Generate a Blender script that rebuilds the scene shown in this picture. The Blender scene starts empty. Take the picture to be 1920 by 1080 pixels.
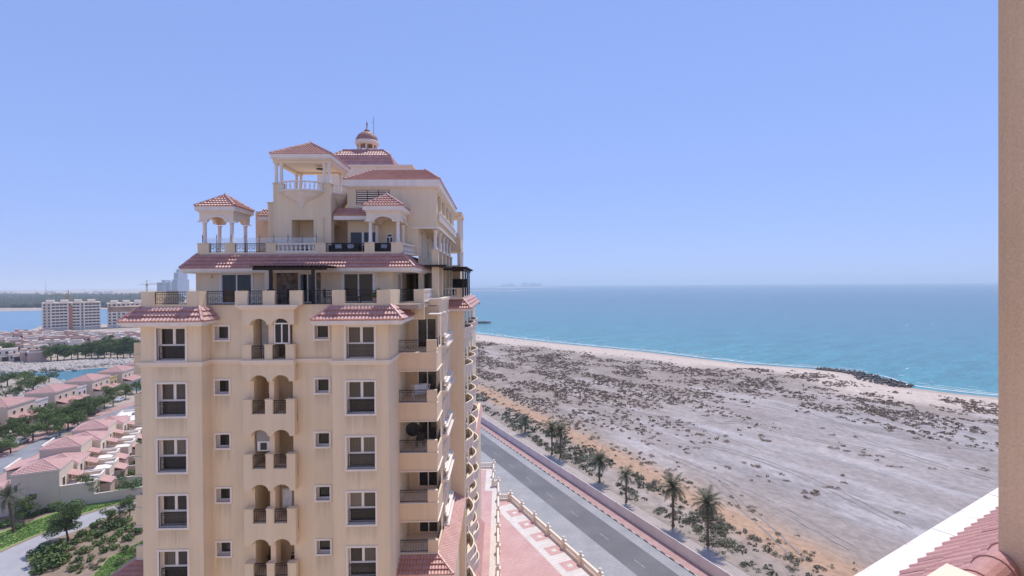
import bpy, math, random
import numpy as np
from mathutils import Vector, Matrix, noise
from mathutils.geometry import tessellate_polygon
R = math.radians
random.seed(7)
rng = np.random.default_rng(11)
sc = bpy.context.scene
COL = sc.collection

# ------------------------------------------------------------------ camera, sky, sun, exposure
H = 42.0                                   # camera height above the street
F = 940.0                                  # focal length in photo pixels (1920 wide)
PITCH, ROLL = math.atan(6.5 / F), .007
cp, sp, cr, sr = math.cos(PITCH), math.sin(PITCH), math.cos(ROLL), math.sin(ROLL)
FW = Vector((0, cp, -sp)); UP0 = Vector((0, sp, cp)); RT0 = Vector((1, 0, 0))
RT = RT0 * cr - UP0 * sr; UP = UP0 * cr + RT0 * sr
cam_d = bpy.data.cameras.new('camera'); cam = bpy.data.objects.new('camera', cam_d); COL.objects.link(cam)
cam_d.sensor_width = 36; cam_d.lens = 36 * F / 1920; cam_d.clip_start = .1; cam_d.clip_end = 60000
m = Matrix.Identity(4)
for i in range(3):
    m[i][0] = RT[i]; m[i][1] = UP[i]; m[i][2] = -FW[i]
m[2][3] = H
cam.matrix_world = m
sc.camera = cam

SUN_EL, SUN_AZ = 62, 20                    # azimuth clockwise from +Y
w = bpy.data.worlds.new('World'); sc.world = w; w.use_nodes = True
nt = w.node_tree; bg = nt.nodes['Background']
sky = nt.nodes.new('ShaderNodeTexSky'); sky.sky_type = 'NISHITA'; sky.sun_disc = False
sky.sun_elevation = R(SUN_EL); sky.sun_rotation = R(SUN_AZ)
sky.air_density = 1.0; sky.dust_density = 0; sky.ozone_density = 4.0; sky.altitude = 0
gm = nt.nodes.new('ShaderNodeGamma'); gm.inputs[1].default_value = .33      # the picture is tone-mapped: an even, flat sky
tint = nt.nodes.new('ShaderNodeMix'); tint.data_type = 'RGBA'; tint.blend_type = 'MULTIPLY'; tint.clamp_result = False
tint.inputs[0].default_value = 1; tint.inputs[7].default_value = (1.11, 1.40, 2.44, 1)
nt.links.new(sky.outputs[0], gm.inputs[0]); nt.links.new(gm.outputs[0], tint.inputs[6]); nt.links.new(tint.outputs[2], bg.inputs[0])
bg.inputs[1].default_value = .15
sd = bpy.data.lights.new('sun', 'SUN'); sd.energy = 2.7; sd.angle = R(.5); sd.color = (1, .95, .88)
so = bpy.data.objects.new('sun', sd); COL.objects.link(so)
tosun = Vector((math.sin(R(SUN_AZ)) * math.cos(R(SUN_EL)), math.cos(R(SUN_AZ)) * math.cos(R(SUN_EL)), math.sin(R(SUN_EL))))
so.rotation_euler = tosun.to_track_quat('Z', 'Y').to_euler(); so.location = (0, 0, 120)
vs = sc.view_settings; vs.view_transform = 'Standard'; vs.look = 'None'; vs.exposure = .5; vs.gamma = 1; vs.use_curve_mapping = False

# ------------------------------------------------------------------ helpers
def ray(x, y):
    return FW + RT * ((x - 960) / F) + UP * (-(y - 540) / F)
def gr(x, y, z=0):                         # photo pixel -> point on the level z
    d = ray(x, y); t = (z - H) / d.z
    return Vector((d.x * t, d.y * t, z))

def sock(n, name): return n.inputs[name]
def mat(name, col, rough=.8, col2=None, scale=.5, detail=6, stretch=(1, 1, 1), lo=.35, hi=.65, bump=0, bscale=40, spec=.3, metal=0, rnd=0, fine=0, streak=0, grid=0, sills=None):
    M = bpy.data.materials.new(name); M.use_nodes = True; t = M.node_tree; N = t.nodes; L = t.links
    b = N['Principled BSDF']; b.inputs['Roughness'].default_value = rough; b.inputs['Specular IOR Level'].default_value = spec
    b.inputs['Metallic'].default_value = metal
    b.inputs['Base Color'].default_value = (*col, 1)
    tc = N.new('ShaderNodeTexCoord')
    out = None
    if col2 is not None:
        mp = N.new('ShaderNodeMapping'); mp.inputs['Scale'].default_value = stretch
        L.new(tc.outputs['Object'], mp.inputs[0])
        no = N.new('ShaderNodeTexNoise'); no.inputs['Scale'].default_value = scale; no.inputs['Detail'].default_value = detail; no.inputs['Roughness'].default_value = .62
        L.new(mp.outputs[0], no.inputs[0])
        rp = N.new('ShaderNodeValToRGB'); rp.color_ramp.elements[0].position = lo; rp.color_ramp.elements[1].position = hi
        rp.color_ramp.elements[0].color = (*col, 1); rp.color_ramp.elements[1].color = (*col2, 1)
        L.new(no.outputs[0], rp.inputs[0]); out = rp.outputs[0]
    if fine:
        n2 = N.new('ShaderNodeTexNoise'); n2.inputs['Scale'].default_value = bscale; n2.inputs['Detail'].default_value = 3
        L.new(tc.outputs['Object'], n2.inputs[0])
        mr = N.new('ShaderNodeMapRange'); mr.inputs[1].default_value = .3; mr.inputs[2].default_value = .7; mr.inputs[3].default_value = 1 - fine; mr.inputs[4].default_value = 1 + fine
        L.new(n2.outputs[0], mr.inputs[0])
        mx = N.new('ShaderNodeMix'); mx.data_type = 'RGBA'; mx.blend_type = 'MULTIPLY'; mx.inputs[0].default_value = 1
        if out: L.new(out, mx.inputs[6])
        else: mx.inputs[6].default_value = (*col, 1)
        L.new(mr.outputs[0], mx.inputs[7]); out = mx.outputs[2]
    if streak:
        for sc3, st3, k in (((2.6, 2.6, .07), 1.0, streak), ((.22, .22, .3), 1.0, streak * .8)):
            mp3 = N.new('ShaderNodeMapping'); mp3.inputs['Scale'].default_value = sc3; L.new(tc.outputs['Object'], mp3.inputs[0])
            n4 = N.new('ShaderNodeTexNoise'); n4.inputs['Scale'].default_value = st3; n4.inputs['Detail'].default_value = 5; n4.inputs['Roughness'].default_value = .6; L.new(mp3.outputs[0], n4.inputs[0])
            mr4 = N.new('ShaderNodeMapRange'); mr4.inputs[1].default_value = .38; mr4.inputs[2].default_value = .72; mr4.inputs[3].default_value = 1 + k * .3; mr4.inputs[4].default_value = 1 - k; L.new(n4.outputs[0], mr4.inputs[0])
            mx4 = N.new('ShaderNodeMix'); mx4.data_type = 'RGBA'; mx4.blend_type = 'MULTIPLY'; mx4.inputs[0].default_value = 1
            L.new(out, mx4.inputs[6]); L.new(mr4.outputs[0], mx4.inputs[7]); out = mx4.outputs[2]
    if sills:                              # rain runs below the window sills: columns at given x, every storey
        cs, half, z0, per = sills
        sx = N.new('ShaderNodeSeparateXYZ'); L.new(tc.outputs['Object'], sx.inputs[0])
        def mt(op, a, b=None):
            q = N.new('ShaderNodeMath'); q.operation = op
            for i_, v in enumerate((a, b)):
                if v is None: continue
                if isinstance(v, (int, float)): q.inputs[i_].default_value = v
                else: L.new(v, q.inputs[i_])
            return q.outputs[0]
        dmin = None
        for c_ in cs:
            d_ = mt('ABSOLUTE', mt('SUBTRACT', sx.outputs[0], c_)); dmin = d_ if dmin is None else mt('MINIMUM', dmin, d_)
        mxk = mt('MINIMUM', 1.0, mt('MAXIMUM', 0.0, mt('MULTIPLY', mt('SUBTRACT', half, dmin), 6.0)))
        fr_ = mt('FRACT', mt('DIVIDE', mt('SUBTRACT', sx.outputs[2], z0), per)); dn = mt('MULTIPLY', mt('SUBTRACT', 1.0, fr_), per)
        mp5 = N.new('ShaderNodeMapping'); mp5.inputs['Scale'].default_value = (7, 7, .25); L.new(tc.outputs['Object'], mp5.inputs[0])
        n5 = N.new('ShaderNodeTexNoise'); n5.inputs['Scale'].default_value = 1; n5.inputs['Detail'].default_value = 4; L.new(mp5.outputs[0], n5.inputs[0])
        ln = mt('MULTIPLY', n5.outputs[0], 1.7); mz = mt('MAXIMUM', 0.0, mt('SUBTRACT', 1.0, mt('DIVIDE', dn, ln)))
        kk_ = mt('SUBTRACT', 1.0, mt('MULTIPLY', mt('MULTIPLY', mxk, mz), mt('MULTIPLY', n5.outputs[0], .42)))
        mx5 = N.new('ShaderNodeMix'); mx5.data_type = 'RGBA'; mx5.blend_type = 'MULTIPLY'; mx5.inputs[0].default_value = 1; L.new(out, mx5.inputs[6]); L.new(kk_, mx5.inputs[7]); out = mx5.outputs[2]
    if grid:                               # paving joints laid along the street
        mp6 = N.new('ShaderNodeMapping'); mp6.inputs['Rotation'].default_value = (0, 0, R(-25.2)); L.new(tc.outputs['Object'], mp6.inputs[0])
        bk_ = N.new('ShaderNodeTexBrick'); bk_.inputs['Scale'].default_value = 1 / grid; bk_.inputs['Mortar Size'].default_value = .05; bk_.inputs['Brick Width'].default_value = 1; bk_.inputs['Row Height'].default_value = .5
        bk_.inputs['Color1'].default_value = (1.025, 1.025, 1.025, 1); bk_.inputs['Color2'].default_value = (.97, .97, .97, 1); bk_.inputs['Mortar'].default_value = (.90, .895, .89, 1); L.new(mp6.outputs[0], bk_.inputs[0])
        mx6 = N.new('ShaderNodeMix'); mx6.data_type = 'RGBA'; mx6.blend_type = 'MULTIPLY'; mx6.inputs[0].default_value = 1; L.new(out, mx6.inputs[6]); L.new(bk_.outputs[0], mx6.inputs[7]); out = mx6.outputs[2]
    if rnd:
        oi = N.new('ShaderNodeObjectInfo'); hs = N.new('ShaderNodeHueSaturation')
        mr = N.new('ShaderNodeMapRange'); mr.inputs[3].default_value = 1 - rnd; mr.inputs[4].default_value = 1 + rnd
        L.new(oi.outputs['Random'], mr.inputs[0]); L.new(mr.outputs[0], hs.inputs['Value'])
        if out: L.new(out, hs.inputs['Color'])
        else: hs.inputs['Color'].default_value = (*col, 1)
        out = hs.outputs[0]
    if out: L.new(out, b.inputs['Base Color'])
    if bump:
        n3 = N.new('ShaderNodeTexNoise'); n3.inputs['Scale'].default_value = bscale; n3.inputs['Detail'].default_value = 4
        L.new(tc.outputs['Object'], n3.inputs[0])
        bp = N.new('ShaderNodeBump'); bp.inputs['Strength'].default_value = bump; bp.inputs['Distance'].default_value = .02
        L.new(n3.outputs[0], bp.inputs['Height']); L.new(bp.outputs[0], b.inputs['Normal'])
    return M

M = {}
M['stucco'] = mat('stucco', (.77, .61, .415), .9, (.86, .705, .505), .7, 8, (1, 1, .14), .28, .72, .25, 30, .15, fine=.04, streak=.07)
M['stucco_front'] = mat('stucco_front', (.77, .61, .415), .9, (.86, .705, .505), .7, 8, (1, 1, .14), .28, .72, .25, 30, .15, fine=.04, streak=.07, sills=((-18.93 + 13.6, -8.13 + 13.6), .98, 38 - 4.36, 3.22))
M['stucco_recess'] = mat('stucco_recess', (.77, .61, .415), .9, (.86, .705, .505), .7, 8, (1, 1, .14), .28, .72, .25, 30, .15, fine=.04, streak=.07, sills=((-16.54 + 13.6, -10.66 + 13.6), .52, 38 - 4.33 + 1.06, 3.22))
M['stucco_deep'] = mat('stucco_deep', (.78, .60, .42), .9, (.83, .65, .46), .5, 5, (1, 1, .3), .3, .7, .2, 30, .15, streak=.07)
M['cream'] = mat('cream_trim', (.83, .69, .545), .85, (.86, .73, .59), 1.2, 5, (1, 1, .3), .3, .7, .1, 30, .2)
M['white'] = mat('white_trim', (.84, .745, .65), .75, (.87, .785, .70), 2, 5, (1, 1, .4), .3, .7, 0, 30, .25, streak=.08)
M['white_bright'] = mat('white_painted', (.84, .79, .74), .6, (.86, .82, .77), 3, 4)
M['tile'] = mat('clay_tile', (.46, .215, .17), .52, (.60, .325, .275), 1.6, 5, (1, 1, 1), .3, .7, .2, 25, .85, fine=.18)
M['tile_near'] = mat('clay_tile_near', (.47, .235, .21), .6, (.55, .30, .27), 5, 6, (1, 1, 1), .3, .7, .25, 60, .35, rnd=.06, fine=.06)
M['tile_pink'] = mat('pink_tile', (.52, .305, .27), .7, (.64, .405, .36), .7, 5, (1, 1, 1), .3, .7, 0, 25, .2, fine=.1)
M['dome'] = mat('dome_tile', (.34, .17, .14), .6, (.42, .22, .18), 2, 5)
M['iron'] = mat('dark_iron', (.022, .020, .020), .5, spec=.4)
M['pergola'] = mat('dark_stained_wood', (.022, .014, .011), .6, (.04, .025, .018), 6, 4, (1, 8, 8))
M['stone'] = mat('rubble_cladding', (.12, .085, .065), .85, (.30, .23, .18), 3.2, 8, (1, 1, 1), .35, .6, .4, 14)
M['concrete'] = mat('grey_slab', (.40, .36, .33), .9, (.48, .44, .40), 1, 5)
M['floor'] = mat('terrace_tile', (.36, .28, .22), .8, (.44, .35, .28), 2, 5)
M['galv'] = mat('grey_metal', (.30, .29, .29), .5, spec=.5, metal=.4)
M['cloth'] = mat('pale_cloth', (.55, .56, .60), .9, (.70, .70, .72), 3, 4)
M['black'] = mat('black_plastic', (.018, .018, .02), .45)
M['furn'] = mat('dark_wicker', (.03, .024, .022), .7, (.06, .045, .04), 9, 4)

def glassmat(name, c1, c2, rough=.06):
    G = mat(name, c1, rough, spec=.5); t = G.node_tree; N = t.nodes; L = t.links; b = N['Principled BSDF']
    oi = N.new('ShaderNodeObjectInfo'); rp = N.new('ShaderNodeValToRGB')
    rp.color_ramp.elements[0].color = (*c1, 1); rp.color_ramp.elements[1].color = (*c2, 1); rp.color_ramp.elements[0].position = .25
    L.new(oi.outputs['Random'], rp.inputs[0])
    tc = N.new('ShaderNodeTexCoord'); wv = N.new('ShaderNodeTexWave'); wv.inputs['Scale'].default_value = 3.4; wv.inputs['Distortion'].default_value = 2.5; wv.inputs['Detail'].default_value = 2
    L.new(tc.outputs['Object'], wv.inputs[0])
    mx = N.new('ShaderNodeMix'); mx.data_type = 'RGBA'; mx.blend_type = 'MULTIPLY'; mx.inputs[0].default_value = .45
    L.new(rp.outputs[0], mx.inputs[6]); L.new(wv.outputs[0], mx.inputs[7]); L.new(mx.outputs[2], b.inputs['Base Color'])
    return G
M['glass'] = glassmat('window_glass', (.04, .034, .03), (.26, .215, .175))
M['glass_dark'] = glassmat('dark_glass', (.018, .017, .018), (.06, .055, .055))

def frosted():
    G = mat('frosted_glass', (.75, .82, .84), .35, spec=.4); b = G.node_tree.nodes['Principled BSDF']
    b.inputs['Alpha'].default_value = .22
    return G
M['frost'] = frosted()

class MB:
    def __init__(s): s.v = []; s.f = []
    def poly(s, pts):
        n = len(s.v); s.v += [tuple(p) for p in pts]; s.f.append(tuple(range(n, n + len(pts)))); return s
    def box(s, x0, x1, y0, y1, z0, z1):
        n = len(s.v)
        s.v += [(x0, y0, z0), (x1, y0, z0), (x1, y1, z0), (x0, y1, z0), (x0, y0, z1), (x1, y0, z1), (x1, y1, z1), (x0, y1, z1)]
        for q in ((3, 2, 1, 0), (4, 5, 6, 7), (0, 1, 5, 4), (1, 2, 6, 5), (2, 3, 7, 6), (3, 0, 4, 7)): s.f.append(tuple(n + i for i in q))
        return s
    def bar(s, p, q, wd, ht=None):          # square bar between two points
        ht = ht or wd; p = Vector(p); q = Vector(q); d = (q - p).normalized()
        a = d.cross(Vector((0, 0, 1)))
        if a.length < 1e-3: a = Vector((1, 0, 0))
        a.normalize(); b = a.cross(d); a *= wd / 2; b *= ht / 2; n = len(s.v)
        for c in (p, q): s.v += [tuple(c - a - b), tuple(c + a - b), tuple(c + a + b), tuple(c - a + b)]
        for k in ((3, 2, 1, 0), (4, 5, 6, 7), (0, 1, 5, 4), (1, 2, 6, 5), (2, 3, 7, 6), (3, 0, 4, 7)): s.f.append(tuple(n + i for i in k))
        return s
    def prism(s, pts, axis, a0, a1):        # pts 2D; axis 'y': (x,z) swept in y; 'z': (x,y) swept in z; 'x': (y,z) swept in x
        def P(p, a): return (p[0], a, p[1]) if axis == 'y' else ((p[0], p[1], a) if axis == 'z' else (a, p[0], p[1]))
        n = len(s.v); k = len(pts)
        s.v += [P(p, a0) for p in pts] + [P(p, a1) for p in pts]
        for t in tessellate_polygon([[Vector((p[0], p[1], 0)) for p in pts]]):
            s.f.append((n + t[0], n + t[1], n + t[2])); s.f.append((n + k + t[2], n + k + t[1], n + k + t[0]))
        for i in range(k):
            j = (i + 1) % k; s.f.append((n + i, n + j, n + k + j, n + k + i))
        return s
    def lathe(s, cx, cy, prof, n=10, a0=0, a1=360):
        b = len(s.v); full = abs(a1 - a0) >= 359; m_ = n if full else n + 1
        for r, z in prof:
            for i in range(m_):
                a = R(a0 + (a1 - a0) * i / n); s.v.append((cx + r * math.cos(a), cy + r * math.sin(a), z))
        for j in range(len(prof) - 1):
            for i in range(n):
                i2 = (i + 1) % m_; s.f.append((b + j * m_ + i, b + j * m_ + i2, b + (j + 1) * m_ + i2, b + (j + 1) * m_ + i))
        return s
    def tube(s, p, q, r0, r1=None, n=6):
        r1 = r0 if r1 is None else r1; p = Vector(p); q = Vector(q); d = (q - p).normalized()
        a = d.cross(Vector((0, 0, 1)))
        if a.length < 1e-3: a = Vector((1, 0, 0))
        a.normalize(); b = a.cross(d); k = len(s.v)
        for c, r in ((p, r0), (q, r1)):
            for i in range(n):
                t = 2 * math.pi * i / n; s.v.append(tuple(c + a * (r * math.cos(t)) + b * (r * math.sin(t))))
        for i in range(n):
            j = (i + 1) % n; s.f.append((k + i, k + j, k + n + j, k + n + i))
        s.f.append(tuple(k + i for i in reversed(range(n)))); s.f.append(tuple(k + n + i for i in range(n)))
        return s
    def mesh(s, name, material, off=(0, 0, 0), smooth=False):
        me = bpy.data.meshes.new(name)
        me.from_pydata([(x - off[0], y - off[1], z - off[2]) for x, y, z in s.v], [], s.f)
        if material: me.materials.append(material)
        if smooth: me.polygons.foreach_set('use_smooth', [True] * len(me.polygons))
        me.update(); return me
    def build(s, name, material, parent=None, off=(0, 0, 0), smooth=False, kind=None, label=None):
        return link(name, s.mesh(name, material, off, smooth), parent, kind, label)
KIDS = {}
def link(name, me, parent=None, kind=None, label=None):
    o = bpy.data.objects.new(name, me); COL.objects.link(o)
    if parent: o.parent = parent; KIDS.setdefault(parent.as_pointer(), []).append(o)
    if kind: o['kind'] = kind
    if label: o['label'] = label
    return o
def thing(name, label, cat, loc=(0, 0, 0), rz=0, group=None):
    o = bpy.data.objects.new(name, None); COL.objects.link(o); o.location = loc; o.rotation_euler = (0, 0, rz)
    return tag(o, label, cat, group)
def tag(o, label, cat, group=None):
    o['label'] = label; o['category'] = cat
    if group: o['group'] = group
    return o
def copy_tree(o, parent=None):
    c = o.copy(); COL.objects.link(c); c.parent = parent
    for ch in list(KIDS.get(o.as_pointer(), ())): copy_tree(ch, c)
    return c
def fix_normals(o):
    import bmesh
    bm = bmesh.new(); bm.from_mesh(o.data); bmesh.ops.recalc_face_normals(bm, faces=bm.faces); bm.to_mesh(o.data); bm.free()
ONES = 'first second third fourth fifth sixth seventh eighth ninth'.split(); TENS = 'twenty thirty forty fifty sixty seventy eighty ninety'.split()
def ordinal(i):
    if i < 20: return ORD[i]
    n = i + 1; t, o = divmod(n, 10)
    if t >= 10: return str(n) + 'th'
    return TENS[t - 2] + '-' + ONES[o - 1] if o else TENS[t - 2][:-1] + 'ieth'
ORD = 'first second third fourth fifth sixth seventh eighth ninth tenth eleventh twelfth thirteenth fourteenth fifteenth sixteenth seventeenth eighteenth nineteenth twentieth'.split()
def fbm(x, y, o=4, seed=0.):
    return noise.fractal(Vector((x, y, seed)), 1.0, 2.0, o)

# numpy value noise for terrain colours
def vnoise(x, y, seed=0):
    r = np.random.default_rng(seed); T = r.random((256, 256))
    xi = np.floor(x).astype(int); yi = np.floor(y).astype(int); fx = x - xi; fy = y - yi
    fx = fx * fx * (3 - 2 * fx); fy = fy * fy * (3 - 2 * fy)
    g = lambda a, b: T[a % 256, b % 256]
    return (g(xi, yi) * (1 - fx) + g(xi + 1, yi) * fx) * (1 - fy) + (g(xi, yi + 1) * (1 - fx) + g(xi + 1, yi + 1) * fx) * fy
def nfbm(x, y, o=4, seed=0):
    a = 0; amp = .5; tot = 0
    for i in range(o):
        a = a + amp * vnoise(x * 2 ** i, y * 2 ** i, seed + i); tot += amp; amp *= .55
    return a / tot
def np_mesh(name, v, f, material=None, cols=None, smooth=False):
    v = np.asarray(v, np.float32); f = np.asarray(f, np.int32); k = f.shape[1]
    me = bpy.data.meshes.new(name); me.vertices.add(len(v)); me.vertices.foreach_set('co', v.ravel())
    me.loops.add(f.size); me.loops.foreach_set('vertex_index', f.ravel())
    me.polygons.add(len(f)); me.polygons.foreach_set('loop_start', np.arange(0, f.size, k, dtype=np.int32)); me.polygons.foreach_set('loop_total', np.full(len(f), k, np.int32))
    if smooth: me.polygons.foreach_set('use_smooth', np.ones(len(f), bool))
    if material: me.materials.append(material)
    me.update(calc_edges=True)
    if cols is not None:
        a = me.color_attributes.new('Col', 'FLOAT_COLOR', 'POINT'); a.data.foreach_set('color', np.asarray(cols, np.float32).ravel())
    return me

def tile_slope(mb, p0, p1, p2, p3, course=.34, pitch=.2, amp=.055, lift=.085):
    """rows of barrel tiles over the quad eave p0-p1, top p3-p2"""
    p0, p1, p2, p3 = (Vector(p) for p in (p0, p1, p2, p3))
    e = (p1 - p0).normalized(); n = (p1 - p0).cross(p3 - p0)
    if n.length < 1e-6: n = (p1 - p0).cross(p2 - p0)
    n.normalize()
    if n.z < 0: n = -n
    s = n.cross(e); 
    if s.z < 0: s = -s
    X = lambda p: (p - p0).dot(e); Y = lambda p: (p - p0).dot(s)
    L = max(Y(p2), Y(p3)); N = max(1, round(L / course)); h = L / N
    W = X(p1)
    xl = lambda y: X(p3) * y / L; xr = lambda y: W + (X(p2) - W) * y / L
    pat = (0, amp * .8, amp, amp * .8)
    for i in range(N):
        y0, y1 = i * h, (i + 1) * h
        a0, b0, a1, b1 = xl(y0), xr(y0), xl(y1), xr(y1)
        lo, hi = min(a0, a1), max(b0, b1)
        k0 = math.floor(lo / (pitch / 4)); k1 = math.ceil(hi / (pitch / 4))
        base = len(mb.v); m_ = 0
        for k in range(k0, k1 + 1):
            x = k * pitch / 4; hh = pat[k % 4]
            xa = min(max(x, a0), b0); xb = min(max(x, a1), b1)
            mb.v.append(tuple(p0 + e * xa + s * y0 + n * (hh + lift)))
            mb.v.append(tuple(p0 + e * xb + s * y1 + n * (hh * .9)))
            mb.v.append(tuple(p0 + e * xa + s * y0 + n * (-.02)))
            m_ += 1
        for k in range(m_ - 1):
            q = base + 3 * k
            mb.f.append((q, q + 3, q + 4, q + 1)); mb.f.append((q + 2, q + 5, q + 3, q))
def caps(mb, p, q, r=.1, seg=.38):
    p = Vector(p); q = Vector(q); n = max(1, int((q - p).length / seg))
    for i in range(n):
        a = p + (q - p) * (i / n); b = p + (q - p) * min(1, (i + 1.08) / n)
        mb.tube(a, b, r * 1.12, r * .9, 6)

def hip_roof(parent, x0, x1, y0, y1, z0, rx0, rx1, ry0, ry1, z1, fascia=.22, off=(0, 0, 0), tiles=True, name='roof', sides='fblr', tmat='tile', course=.34, pitch=.2, fmat='white', fin=0):
    """eave rectangle at z0, top rectangle (or ridge) at z1; fascia below eave. x=u y=w"""
    mb = MB(); t = .06
    mb.box(x0, x1, y0, y1, z0 - fascia, z0)
    mb.box(x0 + .12, x1 - .12, y0 + .12, y1 - .12, z0 - fascia - .09, z0 - fascia)
    o = mb.build(name, M[fmat], parent, off)
    tb = MB(); E = [(x0, y0, z0), (x1, y0, z0), (x1, y1, z0), (x0, y1, z0)]; T = [(rx0, ry0, z1), (rx1, ry0, z1), (rx1, ry1, z1), (rx0, ry1, z1)]
    idx = {'f': (0, 1), 'r': (1, 2), 'b': (2, 3), 'l': (3, 0)}
    for k, (i, j) in idx.items():
        if k in sides: tile_slope(tb, E[i], E[j], T[j], T[i], course, pitch)
        else: tb.poly([E[i], E[j], T[j], T[i]])
    if abs(rx1 - rx0) > .05 and abs(ry1 - ry0) > .05: tb.poly(T)
    tb.build('roof_tiles', M[tmat], o, off, kind='stuff')
    cb = MB()
    for i in range(4):
        a = Vector(E[i]) + Vector((0, 0, .06)); b = Vector(T[i]) + Vector((0, 0, .06)); caps(cb, a, b)
    if abs(rx1 - rx0) > .4 and abs(ry1 - ry0) < .05: caps(cb, Vector(T[0]) + Vector((0, 0, .06)), Vector(T[1]) + Vector((0, 0, .06)))
    if abs(ry1 - ry0) > .4 and abs(rx1 - rx0) < .05: caps(cb, Vector(T[0]) + Vector((0, 0, .06)), Vector(T[3]) + Vector((0, 0, .06)))
    cb.build('hip_cap', M[tmat], o, off)
    if fin:
        f = MB().lathe((rx0 + rx1) / 2, (ry0 + ry1) / 2, [(.13, z1 - .04), (.13, z1 + .03), (.05, z1 + .07), (.09, z1 + .14), (.035, z1 + .2), (.018, z1 + fin * .6), (.0, z1 + fin)], 8)
        f.build('finial', M['white'], o, off, smooth=True)
    return o

def wall_holes(mb, a0, a1, z0, z1, holes, w, depth=.38, axis='u'):
    """front face at plane w with rectangular holes (a0,a1,z0,z1) and their reveals going +depth"""
    def P(a, d, z): return (a, w + d, z) if axis == 'u' else (w - d, a, z)
    A = sorted({a0, a1, *[h[0] for h in holes], *[h[1] for h in holes]}); Z = sorted({z0, z1, *[h[2] for h in holes], *[h[3] for h in holes]})
    for i in range(len(A) - 1):
        for j in range(len(Z) - 1):
            ca, cz = (A[i] + A[i + 1]) / 2, (Z[j] + Z[j + 1]) / 2
            if any(h[0] < ca < h[1] and h[2] < cz < h[3] for h in holes): continue
            mb.poly([P(A[i], 0, Z[j]), P(A[i + 1], 0, Z[j]), P(A[i + 1], 0, Z[j + 1]), P(A[i], 0, Z[j + 1])])
    for h in holes:
        d = h[4] if len(h) > 4 else depth
        x0, x1, y0, y1 = h[:4]
        mb.poly([P(x0, 0, y0), P(x0, d, y0), P(x0, d, y1), P(x0, 0, y1)]); mb.poly([P(x1, 0, y0), P(x1, 0, y1), P(x1, d, y1), P(x1, d, y0)])
        mb.poly([P(x0, 0, y1), P(x0, d, y1), P(x1, d, y1), P(x1, 0, y1)]); mb.poly([P(x0, 0, y0), P(x1, 0, y0), P(x1, d, y0), P(x0, d, y0)])

def railing_mb(x0, x1, y, z0, z1, step=.11, orn=True, axis='u', r=.009):
    mb = MB()
    def P(a, z): return (a, y, z) if axis == 'u' else (y, a, z)
    mb.bar(P(x0, z1), P(x1, z1), .045); mb.bar(P(x0, z0 + .06), P(x1, z0 + .06), .03); mb.bar(P(x0, z1 - .13), P(x1, z1 - .13), .022)
    n = max(2, int((x1 - x0) / step))
    for i in range(n + 1):
        a = x0 + (x1 - x0) * i / n; wd = .04 if i in (0, n) else .012
        mb.bar(P(a, z0), P(a, z1), wd)
    if orn:
        k = max(2, int((x1 - x0) / .3)); zc = (z0 + z1) / 2 - .03; g = (x1 - x0) / k
        for i in range(k):
            a = x0 + g * i
            mb.bar(P(a, zc - .12), P(a + g, zc + .12), .012); mb.bar(P(a, zc + .12), P(a + g, zc - .12), .012)
    return mb
BPROF = [(.055, 0), (.055, .05), (.035, .08), (.075, .22), (.065, .30), (.035, .42), (.03, .46), (.05, .50), (.05, .54)]
def baluster_mesh(h):
    k = h / .54
    return MB().lathe(0, 0, [(r * 1.15, z * k) for r, z in BPROF], 8).mesh('baluster', M['white'], smooth=True)
def balustrade(parent, p, q, z0, z1, off, step=.24, name='balustrade', mt='white', each=True):
    """rail + plinth + single balusters between two points in plan"""
    p = Vector((*p, 0)); q = Vector((*q, 0)); L = (q - p).length
    mb = MB()
    mb.bar(p + Vector((0, 0, z1 - .05)), q + Vector((0, 0, z1 - .05)), .2, .1); mb.bar(p + Vector((0, 0, z0 + .05)), q + Vector((0, 0, z0 + .05)), .2, .1)
    o = mb.build(name, M[mt], parent, off); n = max(1, int(L / step)); h = z1 - z0 - .2
    if each:
        me = baluster_mesh(h)
        for i in range(n):
            c = p + (q - p) * ((i + .5) / n); b = link('baluster', me, o); b.location = (c.x - off[0], c.y - off[1], z0 + .1 - off[2])
    else:
        mb = MB()
        for i in range(n):
            c = p + (q - p) * ((i + .5) / n); mb.lathe(c.x, c.y, [(r * 1.15, z0 + .1 + z * h / .54) for r, z in BPROF[::2]], 5)
        mb.build('balusters', M[mt], o, off, kind='stuff')
    return o
def arc(cx, cz, r, a0, a1, n=10):
    return [(cx + r * math.cos(R(a0 + (a1 - a0) * i / n)), cz + r * math.sin(R(a0 + (a1 - a0) * i / n))) for i in range(n + 1)]

# ------------------------------------------------------------------ the apartment tower (u = along its front, w = away from camera, z from camera level)
ANG = R(1.4)
EU = Vector((math.cos(ANG), math.sin(ANG), 0)); EW = Vector((-math.sin(ANG), math.cos(ANG), 0))
def uw(u, w_, zr): return EU * u + EW * w_ + Vector((0, 0, zr + H))
U0, W0, ZB = -13.6, 45.0, -38.0
OFF = (U0, W0, ZB)
tower = thing('apartment_tower', 'tall beige apartment tower with red tiled roofs, corner pavilions and a small dome', 'apartment tower', uw(U0, W0, ZB), ANG)
FZ = lambda k: -4.33 - 3.22 * k
NF = 8
def part(mb, name, mt, parent=None, **k): return mb.build(name, M[mt], parent or tower, OFF, **k)
def place(o, u, w_, z): o.location = (u - OFF[0], w_ - OFF[1], z - OFF[2]); return o

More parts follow.
